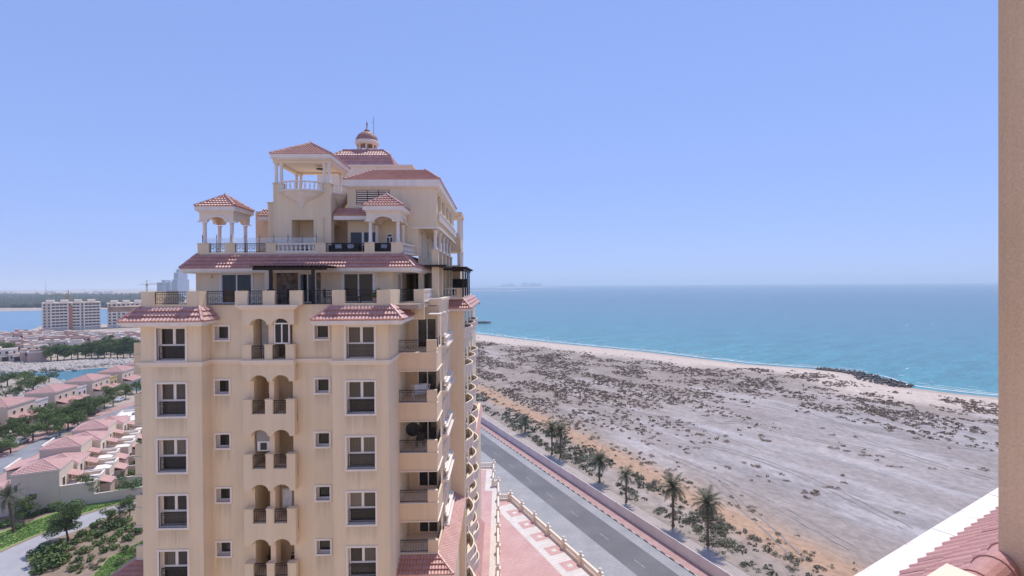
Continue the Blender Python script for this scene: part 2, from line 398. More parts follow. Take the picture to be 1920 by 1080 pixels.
# prototype windows (origin = bottom centre of the opening, front plane y=0)
def big_window():
    mb = MB(); a, h, t = .81, 1.86, .11
    mb.box(-a - t, a + t, -.05, .06, h, h + t); mb.box(-a - t, a + t, -.07, .06, -t, 0)
    mb.box(-a - t, -a, -.05, .06, 0, h); mb.box(a, a + t, -.05, .06, 0, h)
    mb.box(-a, -a + .015, .0605, .37, 0, h); mb.box(a - .015, a, .0605, .37, 0, h); mb.box(-a + .015, a - .015, .0605, .37, 0, .015); mb.box(-a + .015, a - .015, .0605, .37, h - .015, h)
    o = mb.build('window', M['white'], tower)
    f = MB(); b = .07; tr = .80
    f.box(-a, a, .30, .38, 0, b); f.box(-a, a, .30, .38, h - b, h); f.box(-a, -a + b, .30, .38, b, h - b); f.box(a - b, a, .30, .38, b, h - b)
    f.box(-.075, .075, .29, .38, tr + .1, h - b); f.box(-a + b, a - b, .295, .38, tr, tr + .1)
    f.build('frame', M['white_bright'], o)
    MB().box(-a + b, -.075, .35, .37, tr + .1, h - b).build('pane', M['glass'], o)
    MB().box(.075, a - b, .35, .37, tr + .1, h - b).build('pane', M['glass'], o)
    MB().box(-a + b, a - b, .35, .37, b, tr).build('pane', M['glass'], o)
    railing_mb(-a + .02, a - .02, .16, .04, .78, .1).build('railing', M['iron'], o)
    return o
def small_window():
    mb = MB(); a, h, t = .40, .80, .11
    mb.box(-a - t, a + t, -.05, .06, h, h + t); mb.box(-a - t, a + t, -.07, .06, -t, 0)
    mb.box(-a - t, -a, -.05, .06, 0, h); mb.box(a, a + t, -.05, .06, 0, h)
    mb.box(-a, -a + .015, .0605, .37, 0, h); mb.box(a - .015, a, .0605, .37, 0, h); mb.box(-a + .015, a - .015, .0605, .37, 0, .015); mb.box(-a + .015, a - .015, .0605, .37, h - .015, h)
    o = mb.build('window', M['white'], tower)
    f = MB(); b = .06
    f.box(-a, a, .31, .38, 0, b); f.box(-a, a, .31, .38, h - b, h); f.box(-a, -a + b, .31, .38, b, h - b); f.box(a - b, a, .31, .38, b, h - b)
    f.build('frame', M['white_bright'], o)
    MB().box(-a + b, a - b, .35, .37, b, h - b).build('pane', M['glass_dark'], o)
    return o
first = {}
def put_window(kind, fn, u, w_, z):
    o = first[kind] = fn() if kind not in first else first[kind]
    if kind + '_used' in first: o = copy_tree(o, tower)
    first[kind + '_used'] = 1
    return place(o, u, w_, z)
BU = (-18.93, -8.13); SU = (-16.54, -10.66)
for k in range(NF):
    for u in BU: put_window('big', big_window, u, 29.3, FZ(k) + .1)
    for u in SU: put_window('small', small_window, u, 30.2, FZ(k) + 1.17)

# bays and recessed wall
for (a0, a1, uc) in ((-20.65, -17.22, BU[0]), (-9.75, -6.5, BU[1])):
    mb = MB()
    wall_holes(mb, a0, a1, -38, -1.2, [(uc - .81, uc + .81, FZ(k) + .1, FZ(k) + 1.96) for k in range(NF)], 29.3)
    s1 = 30.2 if a0 < -15 else 34.9; s0 = 34.9 if a0 < -15 else 30.2
    mb.poly([(a1, 29.3, -38), (a1, s1, -38), (a1, s1, -1.2), (a1, 29.3, -1.2)]); mb.poly([(a0, 29.3, -38), (a0, 29.3, -1.2), (a0, s0, -1.2), (a0, s0, -38)])
    part(mb, 'wall', 'stucco_front')
mb = MB()
wall_holes(mb, -17.22, -9.75, -38, -1.16, [(u - .4, u + .4, FZ(k) + 1.17, FZ(k) + 1.97) for k in range(NF) for u in SU] +
           [(-14.69, -12.39, FZ(k), FZ(k) + 2.5, .3) for k in range(NF)], 30.2)
part(mb, 'wall', 'stucco_recess')
# loggias: interior, middle pier, arched lintel block, parapet piers, railings
for k in range(NF):
    z = FZ(k); mb = MB()
    mb.poly([(-14.69, 32, z), (-12.39, 32, z), (-12.39, 32, z + 2.5), (-14.69, 32, z + 2.5)])
    mb.poly([(-14.69, 30.5, z), (-14.69, 32, z), (-14.69, 32, z + 2.5), (-14.69, 30.5, z + 2.5)]); mb.poly([(-12.39, 30.5, z), (-12.39, 30.5, z + 2.5), (-12.39, 32, z + 2.5), (-12.39, 32, z)])
    mb.poly([(-14.69, 30.5, z + .003), (-12.39, 30.5, z + .003), (-12.39, 32, z + .003), (-14.69, 32, z + .003)]); mb.poly([(-14.69, 30.5, z + 2.5), (-14.69, 32, z + 2.5), (-12.39, 32, z + 2.5), (-12.39, 30.5, z + 2.5)])
    mb.box(-13.70, -13.41, 30.0, 30.7, z, z + 2.48)
    part(mb, 'loggia', 'stucco_deep')
    top = FZ(k - 1) + .04 if k else -1.36; zl = z + 1.96 + (.1 if k == 0 else 0)
    pts = [(-15.1, zl), (-14.69, zl)]
    pts += [(-14.17 + .49 * math.cos(R(180 - 18 * i)), zl + .37 * math.sin(R(180 - 18 * i))) for i in range(11)]
    pts += [(-12.91 + .49 * math.cos(R(180 - 18 * i)), zl + .37 * math.sin(R(180 - 18 * i))) for i in range(11)]
    pts += [(-12.1, zl), (-12.1, top), (-15.1, top)]
    b = MB().prism(pts, 'y', 29.72, 30.197); bo = part(b, 'arched_lintel', 'stucco')
    b = MB()
    for a0, a1 in ((-15.1, -14.6), (-13.82, -13.38), (-12.6, -12.1)):
        b.box(a0, a1, 29.718, 30.05, z + .042, z + .86)
        b.box(a0 - .03, a1 + .03, 29.69, 30.08, z + .86, z + .91)
    b.box(-15.1, -12.1, 30.052, 30.19, z - .5, z + .02)
    part(b, 'parapet', 'stucco')
    for a0, a1 in ((-14.6, -13.82), (-13.38, -12.6)):
        part(railing_mb(a0, a1, 29.9, z + .05, z + .8, .12, False), 'railing', 'iron')
part(MB().box(-14.62, -13.74, 31.1, 31.16, FZ(0) + .02, FZ(0) + 2.42), 'screen', 'cloth')
# glazed arch on the top loggia, half-glazed arch two floors down
def arch_window(parent, uc, y, z, a, h, rise, frame='white_bright', mull=True, axis='u', seg=10):
    """white arched frame with panes; axis 'v' = on a wall facing +u at u=y, centred at w=uc"""
    def T(mb):
        if axis == 'v': mb.v = [(y - (q[1]), uc + q[0], q[2]) for q in mb.v]
        else: mb.v = [(uc + q[0], y + q[1], q[2]) for q in mb.v]
        return mb
    t = .07; A = lambda aa, rr: [(aa * math.cos(R(180 - 180 * i / seg)), z + h + rr * math.sin(R(180 - 180 * i / seg))) for i in range(seg + 1)]
    out = [(-a, z)] + A(a, rise) + [(a, z)]; inn = [(-a + t, z + t)] + A(a - t, rise - t) + [(a - t, z + t)]
    f = MB(); n = len(out)
    for i in range(n):
        j = (i + 1) % n; o0, o1, i0, i1 = out[i], out[j], inn[i], inn[j]
        f.poly([(o0[0], -.03, o0[1]), (o1[0], -.03, o1[1]), (i1[0], -.03, i1[1]), (i0[0], -.03, i0[1])])
        f.poly([(i0[0], -.03, i0[1]), (i1[0], -.03, i1[1]), (i1[0], .06, i1[1]), (i0[0], .06, i0[1])])
        f.poly([(o0[0], -.03, o0[1]), (o0[0], .06, o0[1]), (o1[0], .06, o1[1]), (o1[0], -.03, o1[1])])
    f.box(-a + t, a - t, -.028, .05, z + h - .04, z + h + .04)
    if mull: f.box(-.035, .035, -.026, .05, z + t, z + h - .04)
    o = part(T(f), 'arched_window', frame, parent)
    part(T(MB().prism(inn, 'y', .03, .05)), 'pane', 'glass_dark', o)
    return o
arch_window(tower, -12.91, 29.98, FZ(0) + .92, .46, 1.2, .4)
p = MB().box(-14.55, -13.80, 30.25, 30.31, FZ(2) + .92, FZ(2) + 1.5); pw = part(p, 'window', 'white_bright')
part(MB().box(-14.36, -13.98, 30.23, 30.245, FZ(2) + 1.0, FZ(2) + 1.42), 'pane', 'glass_dark', pw)
part(MB().box(-14.6, -13.75, 30.26, 30.3, FZ(2) + 1.5, FZ(2) + 2.4), 'panel', 'galv')

# string course round the bays (top floor), broken at the loggia block
mb = MB(); zc = FZ(0)
for pr, za, zb in ((.16, zc - .13, zc + .005), (.08, zc - .27, zc - .131)):
    mb.box(-20.65 - pr, -17.22 + pr, 29.3 - pr, 29.298, za, zb); mb.box(-17.218, -17.22 + pr, 29.3, 30.2 - pr, za, zb)
    mb.box(-17.218, -15.12, 30.2 - pr, 30.198, za, zb); mb.box(-12.08, -9.752, 30.2 - pr, 30.198, za, zb)
    mb.box(-15.12, -12.08, 29.71 - pr, 29.715, za, zb); mb.box(-15.12, -15.1, 29.716, 30.2 - pr, za, zb); mb.box(-12.1, -12.08, 29.716, 30.2 - pr, za, zb)
    mb.box(-9.75 - pr, -6.5 + pr, 29.3 - pr, 29.298, za, zb); mb.box(-6.498, -6.5 + pr, 29.3, 32.1, za, zb)
    mb.box(-20.65 - pr, -20.652, 29.3, 32.1, za, zb)
part(mb, 'cornice', 'cream')
mb = MB().box(-15.4, -11.8, 29.5, 30.19, -1.22, -1.1); mb.box(-15.25, -11.95, 29.6, 30.19, -1.36, -1.222)
part(mb, 'cornice', 'cream')

# terrace slab, parapets and railings
part(MB().box(-23.2, -4.9, 30.25, 45, -1.45, -1.15).box(-20.5, -17.3, 29.55, 30.249, -1.45, -1.15).box(-9.6, -6.6, 29.55, 30.249, -1.45, -1.15), 'terrace_floor', 'floor')
mb = MB()
for (a0, a1, o0, o1) in ((-20.6, -17.3, -19.86, -18.02), (-9.73, -6.36, -9.0, -7.15)):
    mb.box(a0, a1, 29.3, 29.55, -1.2, -1.03); mb.box(a0, o0, 29.3, 29.549, -1.03, -.26); mb.box(o1, a1, 29.3, 29.549, -1.03, -.26)
    mb.box(a1 - .3, a1, 29.551, 30.1 if a0 < -15 else 32.2, -1.2, -.26); mb.box(a0, a0 + .3, 29.551, 32.2 if a0 < -15 else 30.1, -1.2, -.26)
    part(railing_mb(o0, o1, 29.42, -1.03, -.3, .1), 'railing', 'iron')
for a0, a1 in ((-15.54, -14.82), (-13.94, -13.25), (-12.37, -11.64)): mb.box(a0, a1, 29.8, 30.15, -1.098, -.26)
mb.box(-6.36, -4.85, 32.2, 32.45, -2.2, -1.05); mb.box(-5.5, -4.85, 32.201, 32.45, -1.05, -.26)
mb.box(-17.3, -9.73, 30.203, 30.245, -1.6, -1.1)
part(mb, 'parapet', 'stucco')
for a0, a1, y in ((-17.3, -15.54, 30.05), (-14.82, -13.94, 30.0), (-13.25, -12.37, 30.0), (-11.64, -9.73, 30.05), (-6.36, -5.5, 32.3)):
    part(railing_mb(a0, a1, y, -1.08, -.28, .1), 'railing', 'iron')
# little tiled roofs over the bays
def skirt(slopes, hips, fasc, name='roof'):
    mb = MB()
    for f in fasc: mb.box(*f)
    o = part(mb, name, 'white')
    t = MB()
    for s in slopes: tile_slope(t, *s)
    part(t, 'roof_tiles', 'tile', o, kind='stuff')
    c = MB()
    for a, b in hips: caps(c, a, b, .1)
    part(c, 'hip_cap', 'tile', o)
    return o
for (a0, a1, e0, e1) in ((-20.6, -17.3, -21.35, -16.7), (-9.73, -6.36, -10.65, -5.5)):
    zt, ze, fw, ww = -1.18, -1.96, 28.5, 29.29
    bl = 30.19 if a0 > -15 else 32; br = 30.19 if a0 < -15 else 32.19
    skirt([((e0, fw, ze), (e1, fw, ze), (a1, ww, zt), (a0, ww, zt)), ((e1, fw, ze), (e1, br, ze), (a1, br, zt), (a1, ww, zt)), ((e0, bl, ze), (e0, fw, ze), (a0, ww, zt), (a0, bl, zt))],
          [((e0, fw, ze + .05), (a0, ww, zt + .05)), ((e1, fw, ze + .05), (a1, ww, zt + .05))],
          [(e0, e1, fw, 29.29, ze - .19, ze - .02), (e0 + .1, e1 - .1, fw + .1, 29.28, ze - .27, ze - .192), (e0, a0 - .06, 29.291, bl, ze - .19, ze - .02), (a1 + .09, e1, 29.291, br, ze - .19, ze - .02)])

# right-hand balconies, stacked; the left-hand ones mirror them
mb = MB()
wall_holes(mb, -6.5, -4.2, -38, -1.46, [(-5.75, -4.4, FZ(k) + .05, FZ(k) + 2.05, .12) for k in range(NF)], 34.9)
part(mb, 'wall', 'stucco_deep')
DOOR = None
for k in range(NF):
    z = FZ(k)
    for side in (0, 1):
        X = (lambda u: u) if not side else (lambda u: -27.2 - u)
        b = MB()
        def bx(u0, u1, *r):
            a, c = sorted((X(u0), X(u1))); b.box(a, c, *r)
        if k < 6: bx(-6.499, -4.08, 32.2, 32.42, z - 1.12, z - .03)
        if k < 6: bx(-4.3, -4.08, 32.421, 34.89, z - 1.12, z + .2)
        bx(-6.499, -4.301, 32.421, 34.89, z - .2, z - .03)
        if k < 5: bx(-4.72, -4.08, 32.201, 32.43, z + .03, z + .82)
        if k < 5: part(b, 'balcony', 'stucco_deep' if not side else 'stucco')
        elif k == 5: bx(-4.72, -4.08, 32.201, 32.43, z + .03, z + .82); part(b, 'balcony', 'stucco')
        if k < 6:
            b = MB(); bx(-6.499, -4.03, 32.14, 32.5, z - .029, z + .029); bx(-6.499, -4.02, 32.13, 32.5, z - 1.19, z - 1.121)
            bx(-4.32, -4.0, 32.501, 34.88, z - 1.19, z - 1.121)
            part(b, 'ledge', 'cream')
            a, c = sorted((X(-6.499), X(-4.72)))
            part(railing_mb(a, c, 32.32, z + .03, z + .8, .1, k == 0), 'railing', 'iron')
            part(railing_mb(32.43, 34.85, X(-4.2), z + .2, z + .8, .11, False, axis='v'), 'railing', 'iron')
    f = MB(); f.box(-5.75, -5.68, 34.96, 35.01, z + .05, z + 2.05); f.box(-4.47, -4.4, 34.96, 35.01, z + .05, z + 2.05); f.box(-5.68, -4.47, 34.96, 35.01, z + 1.98, z + 2.05); f.box(-5.1, -5.03, 34.95, 35.01, z + .05, z + 1.98)
    d = part(f, 'balcony_door', 'white_bright')
    part(MB().box(-5.68, -4.47, 34.985, 35.0, z + .05, z + 1.98), 'pane', 'glass_dark', d)
    part(MB().tube((-6.25, 34.6, z), (-6.25, 34.6, z + 2.1), .05), 'downpipe', 'stucco_deep')
part(MB().box(-6.5 - 16.9, -20.655, 34.9, 35.1, -38, -1.46).box(-23.4, -23.2, 35.101, 50, -38, -1.46), 'wall', 'stucco')
part(MB().box(-4.75, -3.95, 33.2, 34.8, -1.98, -1.9), 'canopy', 'white')
part(MB().tube((-4.1, 33.3, FZ(0)), (-4.1, 33.3, -1.98), .04), 'canopy_post', 'white')
# side wall with paired arched windows
mb = MB().box(-5.3, -4.2, 35.3, 42, -38, -1.4).box(-4.39, -4.2, 34.903, 35.299, -38, -1.4); part(mb, 'wall', 'stucco')
mb = MB().box(-5.35, -3.98, 34.7, 41.6, -1.05, -.92).box(-5.3, -4.08, 34.8, 41.6, -1.2, -1.051).box(-5.25, -4.199, 34.9, 41.6, -1.4, -1.201); part(mb, 'cornice', 'cream')
aw = None
for k in range(NF):
    for wc in (37.1, 39.6):
        a = arch_window(tower, wc, -4.17, FZ(k) + .75, .5, 1.0, .45, axis='v', seg=8)
        h = MB().box(-4.195, -3.98, wc - .75, wc + .75, FZ(k) + .58, FZ(k) + .72); h.box(-4.195, -4.02, wc - .62, wc + .62, FZ(k) + 2.25, FZ(k) + 2.36)
        h.box(-4.195, -4.06, wc - .72, wc - .56, FZ(k) + .721, FZ(k) + 2.2); h.box(-4.195, -4.06, wc + .56, wc + .72, FZ(k) + .721, FZ(k) + 2.2)
        part(h, 'surround', 'white', a)
    balustrade(tower, (-3.92, 36.2), (-3.92, 40.6), FZ(k) + .0, FZ(k) + .56, OFF, .3, each=False)
    part(MB().box(-4.195, -3.75, 36.0, 40.8, FZ(k) - .15, FZ(k) - .002), 'ledge', 'white')
# tall plain wall further back and its bow balconies
part(MB().box(-4.199, -3.05, 42.001, 62, -38, -1.3), 'wall', 'stucco')
bow_s = MB(); N_ = 10
pts = [(0, -2.0)] + [(.62 * math.sin(math.pi * i / N_), -2.0 + 4.0 * i / N_) for i in range(1, N_)] + [(0, 2.0)]
bow_s.prism(pts, 'z', -.16, 0)
for i in range(len(pts) - 2):
    a, b = pts[i + 1], pts[i + 2]; bow_s.bar((a[0] * .94, a[1], .67), (b[0] * .94, b[1], .67), .11, .1)
for i in range(len(pts) - 1):
    a, b = pts[i], pts[i + 1]; bow_s.poly([(a[0] * .9, a[1], 0), (b[0] * .9, b[1], 0), (b[0] * .9, b[1], .62), (a[0] * .9, a[1], .62)])
bow_s.bar((0, -2, .67), (pts[1][0] * .94, pts[1][1], .67), .11, .1)
bow_me = bow_s.mesh('bow_balcony', M['cream'])
bb = MB()
for i in range(15):
    t = math.pi * (i + .5) / 15; bb.lathe(.58 * math.sin(t), -2 + 4 * (i + .5) / 15, [(.06, 0), (.045, .08), (.085, .25), (.04, .48), (.06, .62)], 5)
bb_me = bb.mesh('balusters', M['white'])
bd = MB().box(-.02, .02, -.9, .9, .05, 2.0); bd_me = bd.mesh('balcony_door', M['glass_dark'])
for k in range(-1, 10):
    for wc in (44.6, 49.4, 54.2):
        if k < 0: continue
        o = link('bow_balcony', bow_me, tower); place(o, -3.049, wc, FZ(k))
        link('balusters', bb_me, o, 'stuff'); link('balcony_door', bd_me, o)
# tiled skirt over the plain wall, terrace balustrade above it
skirt([((-4.4, 41.2, -1.96), (-2.4, 41.2, -1.96), (-3.1, 42, -1.2), (-4.4, 42, -1.2)), ((-2.4, 41.2, -1.96), (-2.4, 58, -1.96), (-3.1, 58, -1.2), (-3.1, 42, -1.2))],
      [((-2.4, 41.2, -1.91), (-3.1, 42, -1.15))], [(-4.4, -2.4, 41.2, 41.95, -2.15, -1.98), (-3.04, -2.4, 41.951, 58, -2.15, -1.98)])
part(MB().box(-5.25, -3.05, 41.7, 43, -1.2, -1.0).box(-4.0, -3.1, 43.001, 56, -1.2, -1.0), 'cornice', 'cream')
part(MB().box(-3.6, -3.1, 41.75, 42.1, -1.0, -.25).box(-5.25, -4.95, 41.75, 42.05, -1.0, -.25), 'parapet', 'stucco_deep')
balustrade(tower, (-4.95, 41.9), (-3.6, 41.9), -1.0, -.25, OFF, .26)
balustrade(tower, (-3.25, 42.2), (-3.25, 51), -1.0, -.25, OFF, .3)
balustrade(tower, (-4.95, 32.6), (-5.05, 38), -1.1, -.25, OFF, .42)
# lower skirt roof round the balcony stack and the far wing
skirt([((-7.0, 31.0, -17.95), (-3.0, 31.0, -17.95), (-4.1, 32.19, -17.3), (-6.49, 32.19, -17.3)), ((-3.0, 31.0, -17.95), (-3.0, 42, -17.95), (-4.1, 42, -17.3), (-4.1, 32.19, -17.3))],
      [((-3.0, 31.0, -17.9), (-4.1, 32.19, -17.25))], [(-6.45, -3.0, 31.0, 32.19, -18.15, -17.97), (-4.08, -3.0, 32.191, 41.99, -18.15, -17.97)])
skirt([((-24.2, 31.0, -17.95), (-20.7, 31.0, -17.95), (-20.7, 32.19, -17.3), (-23.1, 32.19, -17.3)), ((-24.2, 42, -17.95), (-24.2, 31.0, -17.95), (-23.1, 32.19, -17.3), (-23.1, 42, -17.3))],
      [((-24.2, 31.0, -17.9), (-23.1, 32.19, -17.25))], [(-24.2, -20.7, 31.0, 32.19, -18.15, -17.97), (-24.2, -23.3, 32.191, 41.99, -18.15, -17.97)])
part(MB().box(-6.49, -4.2, 32.25, 34.89, -38, -17.35).box(-4.19, -3.5, 32.25, 41.99, -38, -18.16), 'wall', 'stucco')
part(MB().box(-3.9, -3.2, 62.001, 80, -38, -18.9).box(-12, -3.9, 62.001, 80, -38, -5), 'wall', 'stucco')
skirt([((-2.95, 57, -19.6), (-2.95, 80, -19.6), (-3.9, 80, -18.7), (-3.9, 57, -18.7))], [], [(-3.04, -2.95, 57, 80, -19.8, -19.62)])
skirt([((-2.4, 56, -33.3), (-2.4, 70, -33.3), (-3.3, 70, -32.4), (-3.3, 56, -32.4))], [], [(-3.0, -2.4, 56, 70, -33.5, -33.32)])

# terrace storey
mb = MB()
wall_holes(mb, -20.05, -7.13, -1.15, 1.3, [(-18.42, -16.4, -1.12, .84, .1), (-13.3, -12.2, -1.12, .84, .1), (-10.41, -8.4, -1.12, .84, .1)], 33.6)
part(mb, 'wall', 'stucco')
mb = MB(); wall_holes(mb, 33.6, 41.4, -1.15, 1.3, [(35.3, 36.5, -1.12, .84, .1), (37.6, 38.3, -.2, .84, .1)], -7.13, axis='v')
mb.box(-20.05, -19.9, 33.601, 42, -1.15, 1.3); mb.box(-7.13, -5.0, 41.4, 41.6, -1.15, 1.3); part(mb, 'wall', 'stucco')
part(MB().box(-14.75, -13.36, 33.52, 33.598, -1.15, 1.1).box(-12.14, -11.9, 33.52, 33.598, -1.15, 1.1), 'stone_cladding', 'stone')
part(MB().box(-15.25, -14.95, 32.9, 33.3, -1.15, 1.1), 'column', 'cream')
def slider(u0, u1, y, z0, z1, axis='u'):
    f = MB(); t = .07; mid = (u0 + u1) / 2
    bx = (lambda a, b, c, d, e, g: f.box(a, b, y + c, y + d, e, g)) if axis == 'u' else (lambda a, b, c, d, e, g: f.box(y - d, y - c, a, b, e, g))
    bx(u0 - .08, u1 + .08, -.03, -.002, z1, z1 + .08); bx(u0 - .08, u0, -.03, -.002, z0, z1); bx(u1, u1 + .08, -.03, -.002, z0, z1)
    bx(u0, u0 + t, .02, .09, z0, z1); bx(u1 - t, u1, .02, .09, z0, z1); bx(u0 + t, u1 - t, .02, .09, z1 - t, z1); bx(u0 + t, u1 - t, .02, .09, z0, z0 + t); bx(mid - .04, mid + .04, .015, .09, z0 + t, z1 - t)
    o = part(f, 'sliding_door', 'white_bright')
    for a, b in ((u0 + t, mid - .04), (mid + .04, u1 - t)):
        f = MB(); bx(a, b, .05, .07, z0 + t, z1 - t); part(f, 'pane', 'glass_dark', o)
for a in ((-18.42, -16.4), (-13.3, -12.2), (-10.41, -8.4)): slider(*a, 33.6, -1.12, .84)
slider(35.3, 36.5, -7.13, -1.12, .84, 'v'); slider(37.6, 38.3, -7.13, -.2, .84, 'v')
for u in (-19.05, -15.5, -11.4, -7.9):
    part(MB().lathe(u, 33.52, [(.0, .56), (.07, .58), (.09, .66), (.06, .74), (0, .76)], 8), 'wall_lamp', 'cream', smooth=True)
# front pergola
mb = MB().box(-15.05, -10.6, 30.9, 31.05, .98, 1.15); mb.box(-15.05, -10.6, 33.3, 33.5, .98, 1.14)
po = part(mb, 'pergola', 'pergola')
for i in range(16): part(MB().box(-14.95 + i * .28, -14.88 + i * .28, 30.75, 33.45, 1.152, 1.22), 'slat', 'pergola', po)
for u in (-13.98, -11.42): part(MB().box(u - .09, u + .09, 30.92, 31.04, -1.15, .98), 'post', 'pergola', po)
part(MB().box(-15.1, -10.55, 30.7, 33.5, 1.221, 1.26), 'canopy', 'pergola', po)
# main tiled roof round the terrace storey
hip_roof(tower, -20.7, -5.6, 32.98, 42, 1.17, -20.1, -6.55, 33.9, 41, 2.12, .2, OFF, sides='flr')
mb = MB().box(-20.1, -6.55, 33.9, 34.14, 2.12, 2.27)
for a0, a1 in ((-20.1, -19.35), (-18.3, -17.65), (-15.6, -14.95), (-12.35, -11.65), (-9.06, -8.4), (-7.28, -6.55)):
    mb.box(a0, a1, 33.9, 34.14, 2.271, 2.86); mb.box(a0 - .03, a1 + .03, 33.87, 34.17, 2.861, 2.9)
part(mb, 'parapet', 'stucco')
for a0, a1 in ((-19.35, -18.3), (-17.65, -15.6), (-11.65, -9.06), (-8.4, -7.28)): part(railing_mb(a0, a1, 34.02, 2.27, 2.85, .11), 'railing', 'iron')
balustrade(tower, (-14.95, 34.02), (-12.35, 34.02), 2.272, 2.88, OFF, .27)
balustrade(tower, (-6.66, 34.3), (-6.2, 36.5), 2.15, 2.88, OFF, .3)
# frosted glass screen with finial posts behind the parapet
for i in range(9):
    u = -20.0 + i * .95
    if u > -12.3: break
    part(MB().lathe(u, 34.3, [(.05, 2.1), (.03, 2.9), (.025, 3.3), (.055, 3.36), (.02, 3.42), (.01, 3.55)], 6), 'screen_post', 'galv')
    if i < 8: part(MB().box(u + .04, u + .91, 34.29, 34.31, 2.5, 3.28), 'glass_screen', 'frost')

# corner pavilions
def pavilion(u0, u1, zc=2.86):
    w0, w1 = 34.0, 36.65
    mb = MB(); zl, zt = 4.4, 5.05; uc = (u0 + u1) / 2; t = .22
    def lint(p0, p1):
        c = (p0 + p1) / 2; r = (p1 - p0) * .27
        return [(p0, zl), (c - r, zl)] + [(c + r * math.cos(R(180 - 18 * i)), zl + .34 * math.sin(R(180 - 18 * i))) for i in range(1, 10)] + [(c + r, zl), (p1, zl), (p1, zt), (p0, zt)]
    mb.prism(lint(u0 + .2, u1 - .2), 'y', w0 + .2, w0 + .2 + t); mb.prism(lint(u0 + .2, u1 - .2), 'y', w1 - .2 - t, w1 - .2)
    mb.prism(lint(w0 + .2 + t, w1 - .2 - t), 'x', u0 + .2, u0 + .2 + t); mb.prism(lint(w0 + .2 + t, w1 - .2 - t), 'x', u1 - .2 - t, u1 - .2)
    mb.box(u0 + .25, u1 - .25, w0 + .25, w1 - .25, zt, zt + .04)
    o = part(mb, 'pavilion', 'cream')
    m2 = MB()                                # moulded arch edge
    for (a, b, ax, fx) in ((u0 + .1, u1 - .1, 'y', w0 + .14), (w0 + .1, w1 - .1, 'x', u1 - .2)):
        c = (a + b) / 2; r = (b - a - .2) * .27
        prof = [(a, zl - .07), (c - r, zl - .07)] + [(c + r * math.cos(R(180 - 18 * i)), zl - .07 + .34 * math.sin(R(180 - 18 * i))) for i in range(1, 10)] + [(c + r, zl - .07), (b, zl - .07)]
        prof += [(b, zl + .02), (c + r + .08, zl + .02)] + [(c + (r + .08) * math.cos(R(18 * i)), zl + .02 + .36 * math.sin(R(18 * i))) for i in range(1, 10)] + [(c - r - .08, zl + .02), (a, zl + .02)]
        m2.prism(prof, ax, fx, fx + .058 if ax == 'y' else fx + .06)
    part(m2, 'arch_moulding', 'white', o)
    for x in (u0 + .42, u1 - .42):
        for y in (w0 + .42, w1 - .42):
            z0 = zc if y < w0 + 1 else 2.12
            part(MB().lathe(x, y, [(.18, z0), (.18, z0 + .1), (.13, z0 + .16), (.115, zl - .2), (.15, zl - .12), (.17, zl - .08)], 12), 'column', 'white', o, smooth=True)
    hip_roof(o, u0, u1, w0, w1, 5.36, uc - .01, uc + .01, (w0 + w1) / 2 - .01, (w0 + w1) / 2 + .01, 6.28, .27, (0, 0, 0) if False else OFF, fin=.42, course=.3)
pavilion(-20.33, -17.68); pavilion(-9.2, -6.5)

# belvedere tower
T0, T1, TW0, TW1 = -15.79, -11.8, 35.5, 39.4
mb = MB()
wall_holes(mb, T0, T1, 2.12, 6.6, [(-14.53, -13.01, 2.15, 4.64, 1.4)], TW0)
mb.poly([(-14.53, 36.9, 2.15), (-13.01, 36.9, 2.15), (-13.01, 36.9, 4.64), (-14.53, 36.9, 4.64)])
wall_holes(mb, TW0, TW1, 2.12, 6.6, [(36.2, 38.0, 2.15, 4.4, .8)], T1, axis='v'); mb.poly([(T1 - .8, 36.2, 2.15), (T1 - .8, 38, 2.15), (T1 - .8, 38, 4.4), (T1 - .8, 36.2, 4.4)])
mb.poly([(T0, TW0, 2.12), (T0, TW0, 6.6), (T0, TW1, 6.6), (T0, TW1, 2.12)]); mb.poly([(T0, TW1, 2.12), (T1, TW1, 2.12), (T1, TW1, 6.6), (T0, TW1, 6.6)]); mb.poly([(T0, TW0, 6.6), (T1, TW0, 6.6), (T1, TW1, 6.6), (T0, TW1, 6.6)])
for x in (T0, T1 - .6):
    for y in (TW0, TW1 - .6): mb.box(x, x + .6, y, y + .6, 6.6, 7.16); mb.box(x - .05, x + .65, y - .05, y + .65, 7.161, 7.22)
mb.box(-12.75, -12.3, TW0 - .12, TW0 - .002, 2.12, 4.8)
bt = part(mb, 'belvedere', 'stucco')
part(MB().box(-16.36, -15.8, 35.9, 38.5, 2.12, 5.88).box(-16.42, -15.8, 35.84, 38.5, 5.881, 5.95), 'wall', 'stucco')
part(MB().box(-14.5, -13.9, 36.84, 36.89, 2.15, 3.0), 'door', 'glass_dark', bt)
mb = MB(); mb.box(T0, T1, TW0, TW0 + .3, 8.62, 8.86); mb.box(T0, T1, TW1 - .3, TW1, 8.62, 8.86); mb.box(T0, T0 + .3, TW0 + .3, TW1 - .3, 8.62, 8.86); mb.box(T1 - .3, T1, TW0 + .3, TW1 - .3, 8.62, 8.86)
mb.box(T0 + .01, T1 - .01, TW0 + .01, TW1 - .01, 8.861, 8.9)
part(mb, 'beam', 'cream', bt)
for x in (T0, T1):
    for y in (TW0, TW1):
        sx = 1 if x == T0 else -1; sy = 1 if y == TW0 else -1
        for dx, dy in ((.15, .2), (.5, .2)):
            part(MB().lathe(x + sx * dx, y + sy * dy, [(.15, 7.22), (.15, 7.3), (.115, 7.36), (.10, 8.45), (.14, 8.52), (.15, 8.62)], 12), 'column', 'white', bt, smooth=True)
hip_roof(bt, T0 - .02, T1 + .14, TW0 - .4, TW1 + .3, 9.14, -13.86, -13.84, 37.4, 37.42, 10.46, .26, OFF, fin=.45)
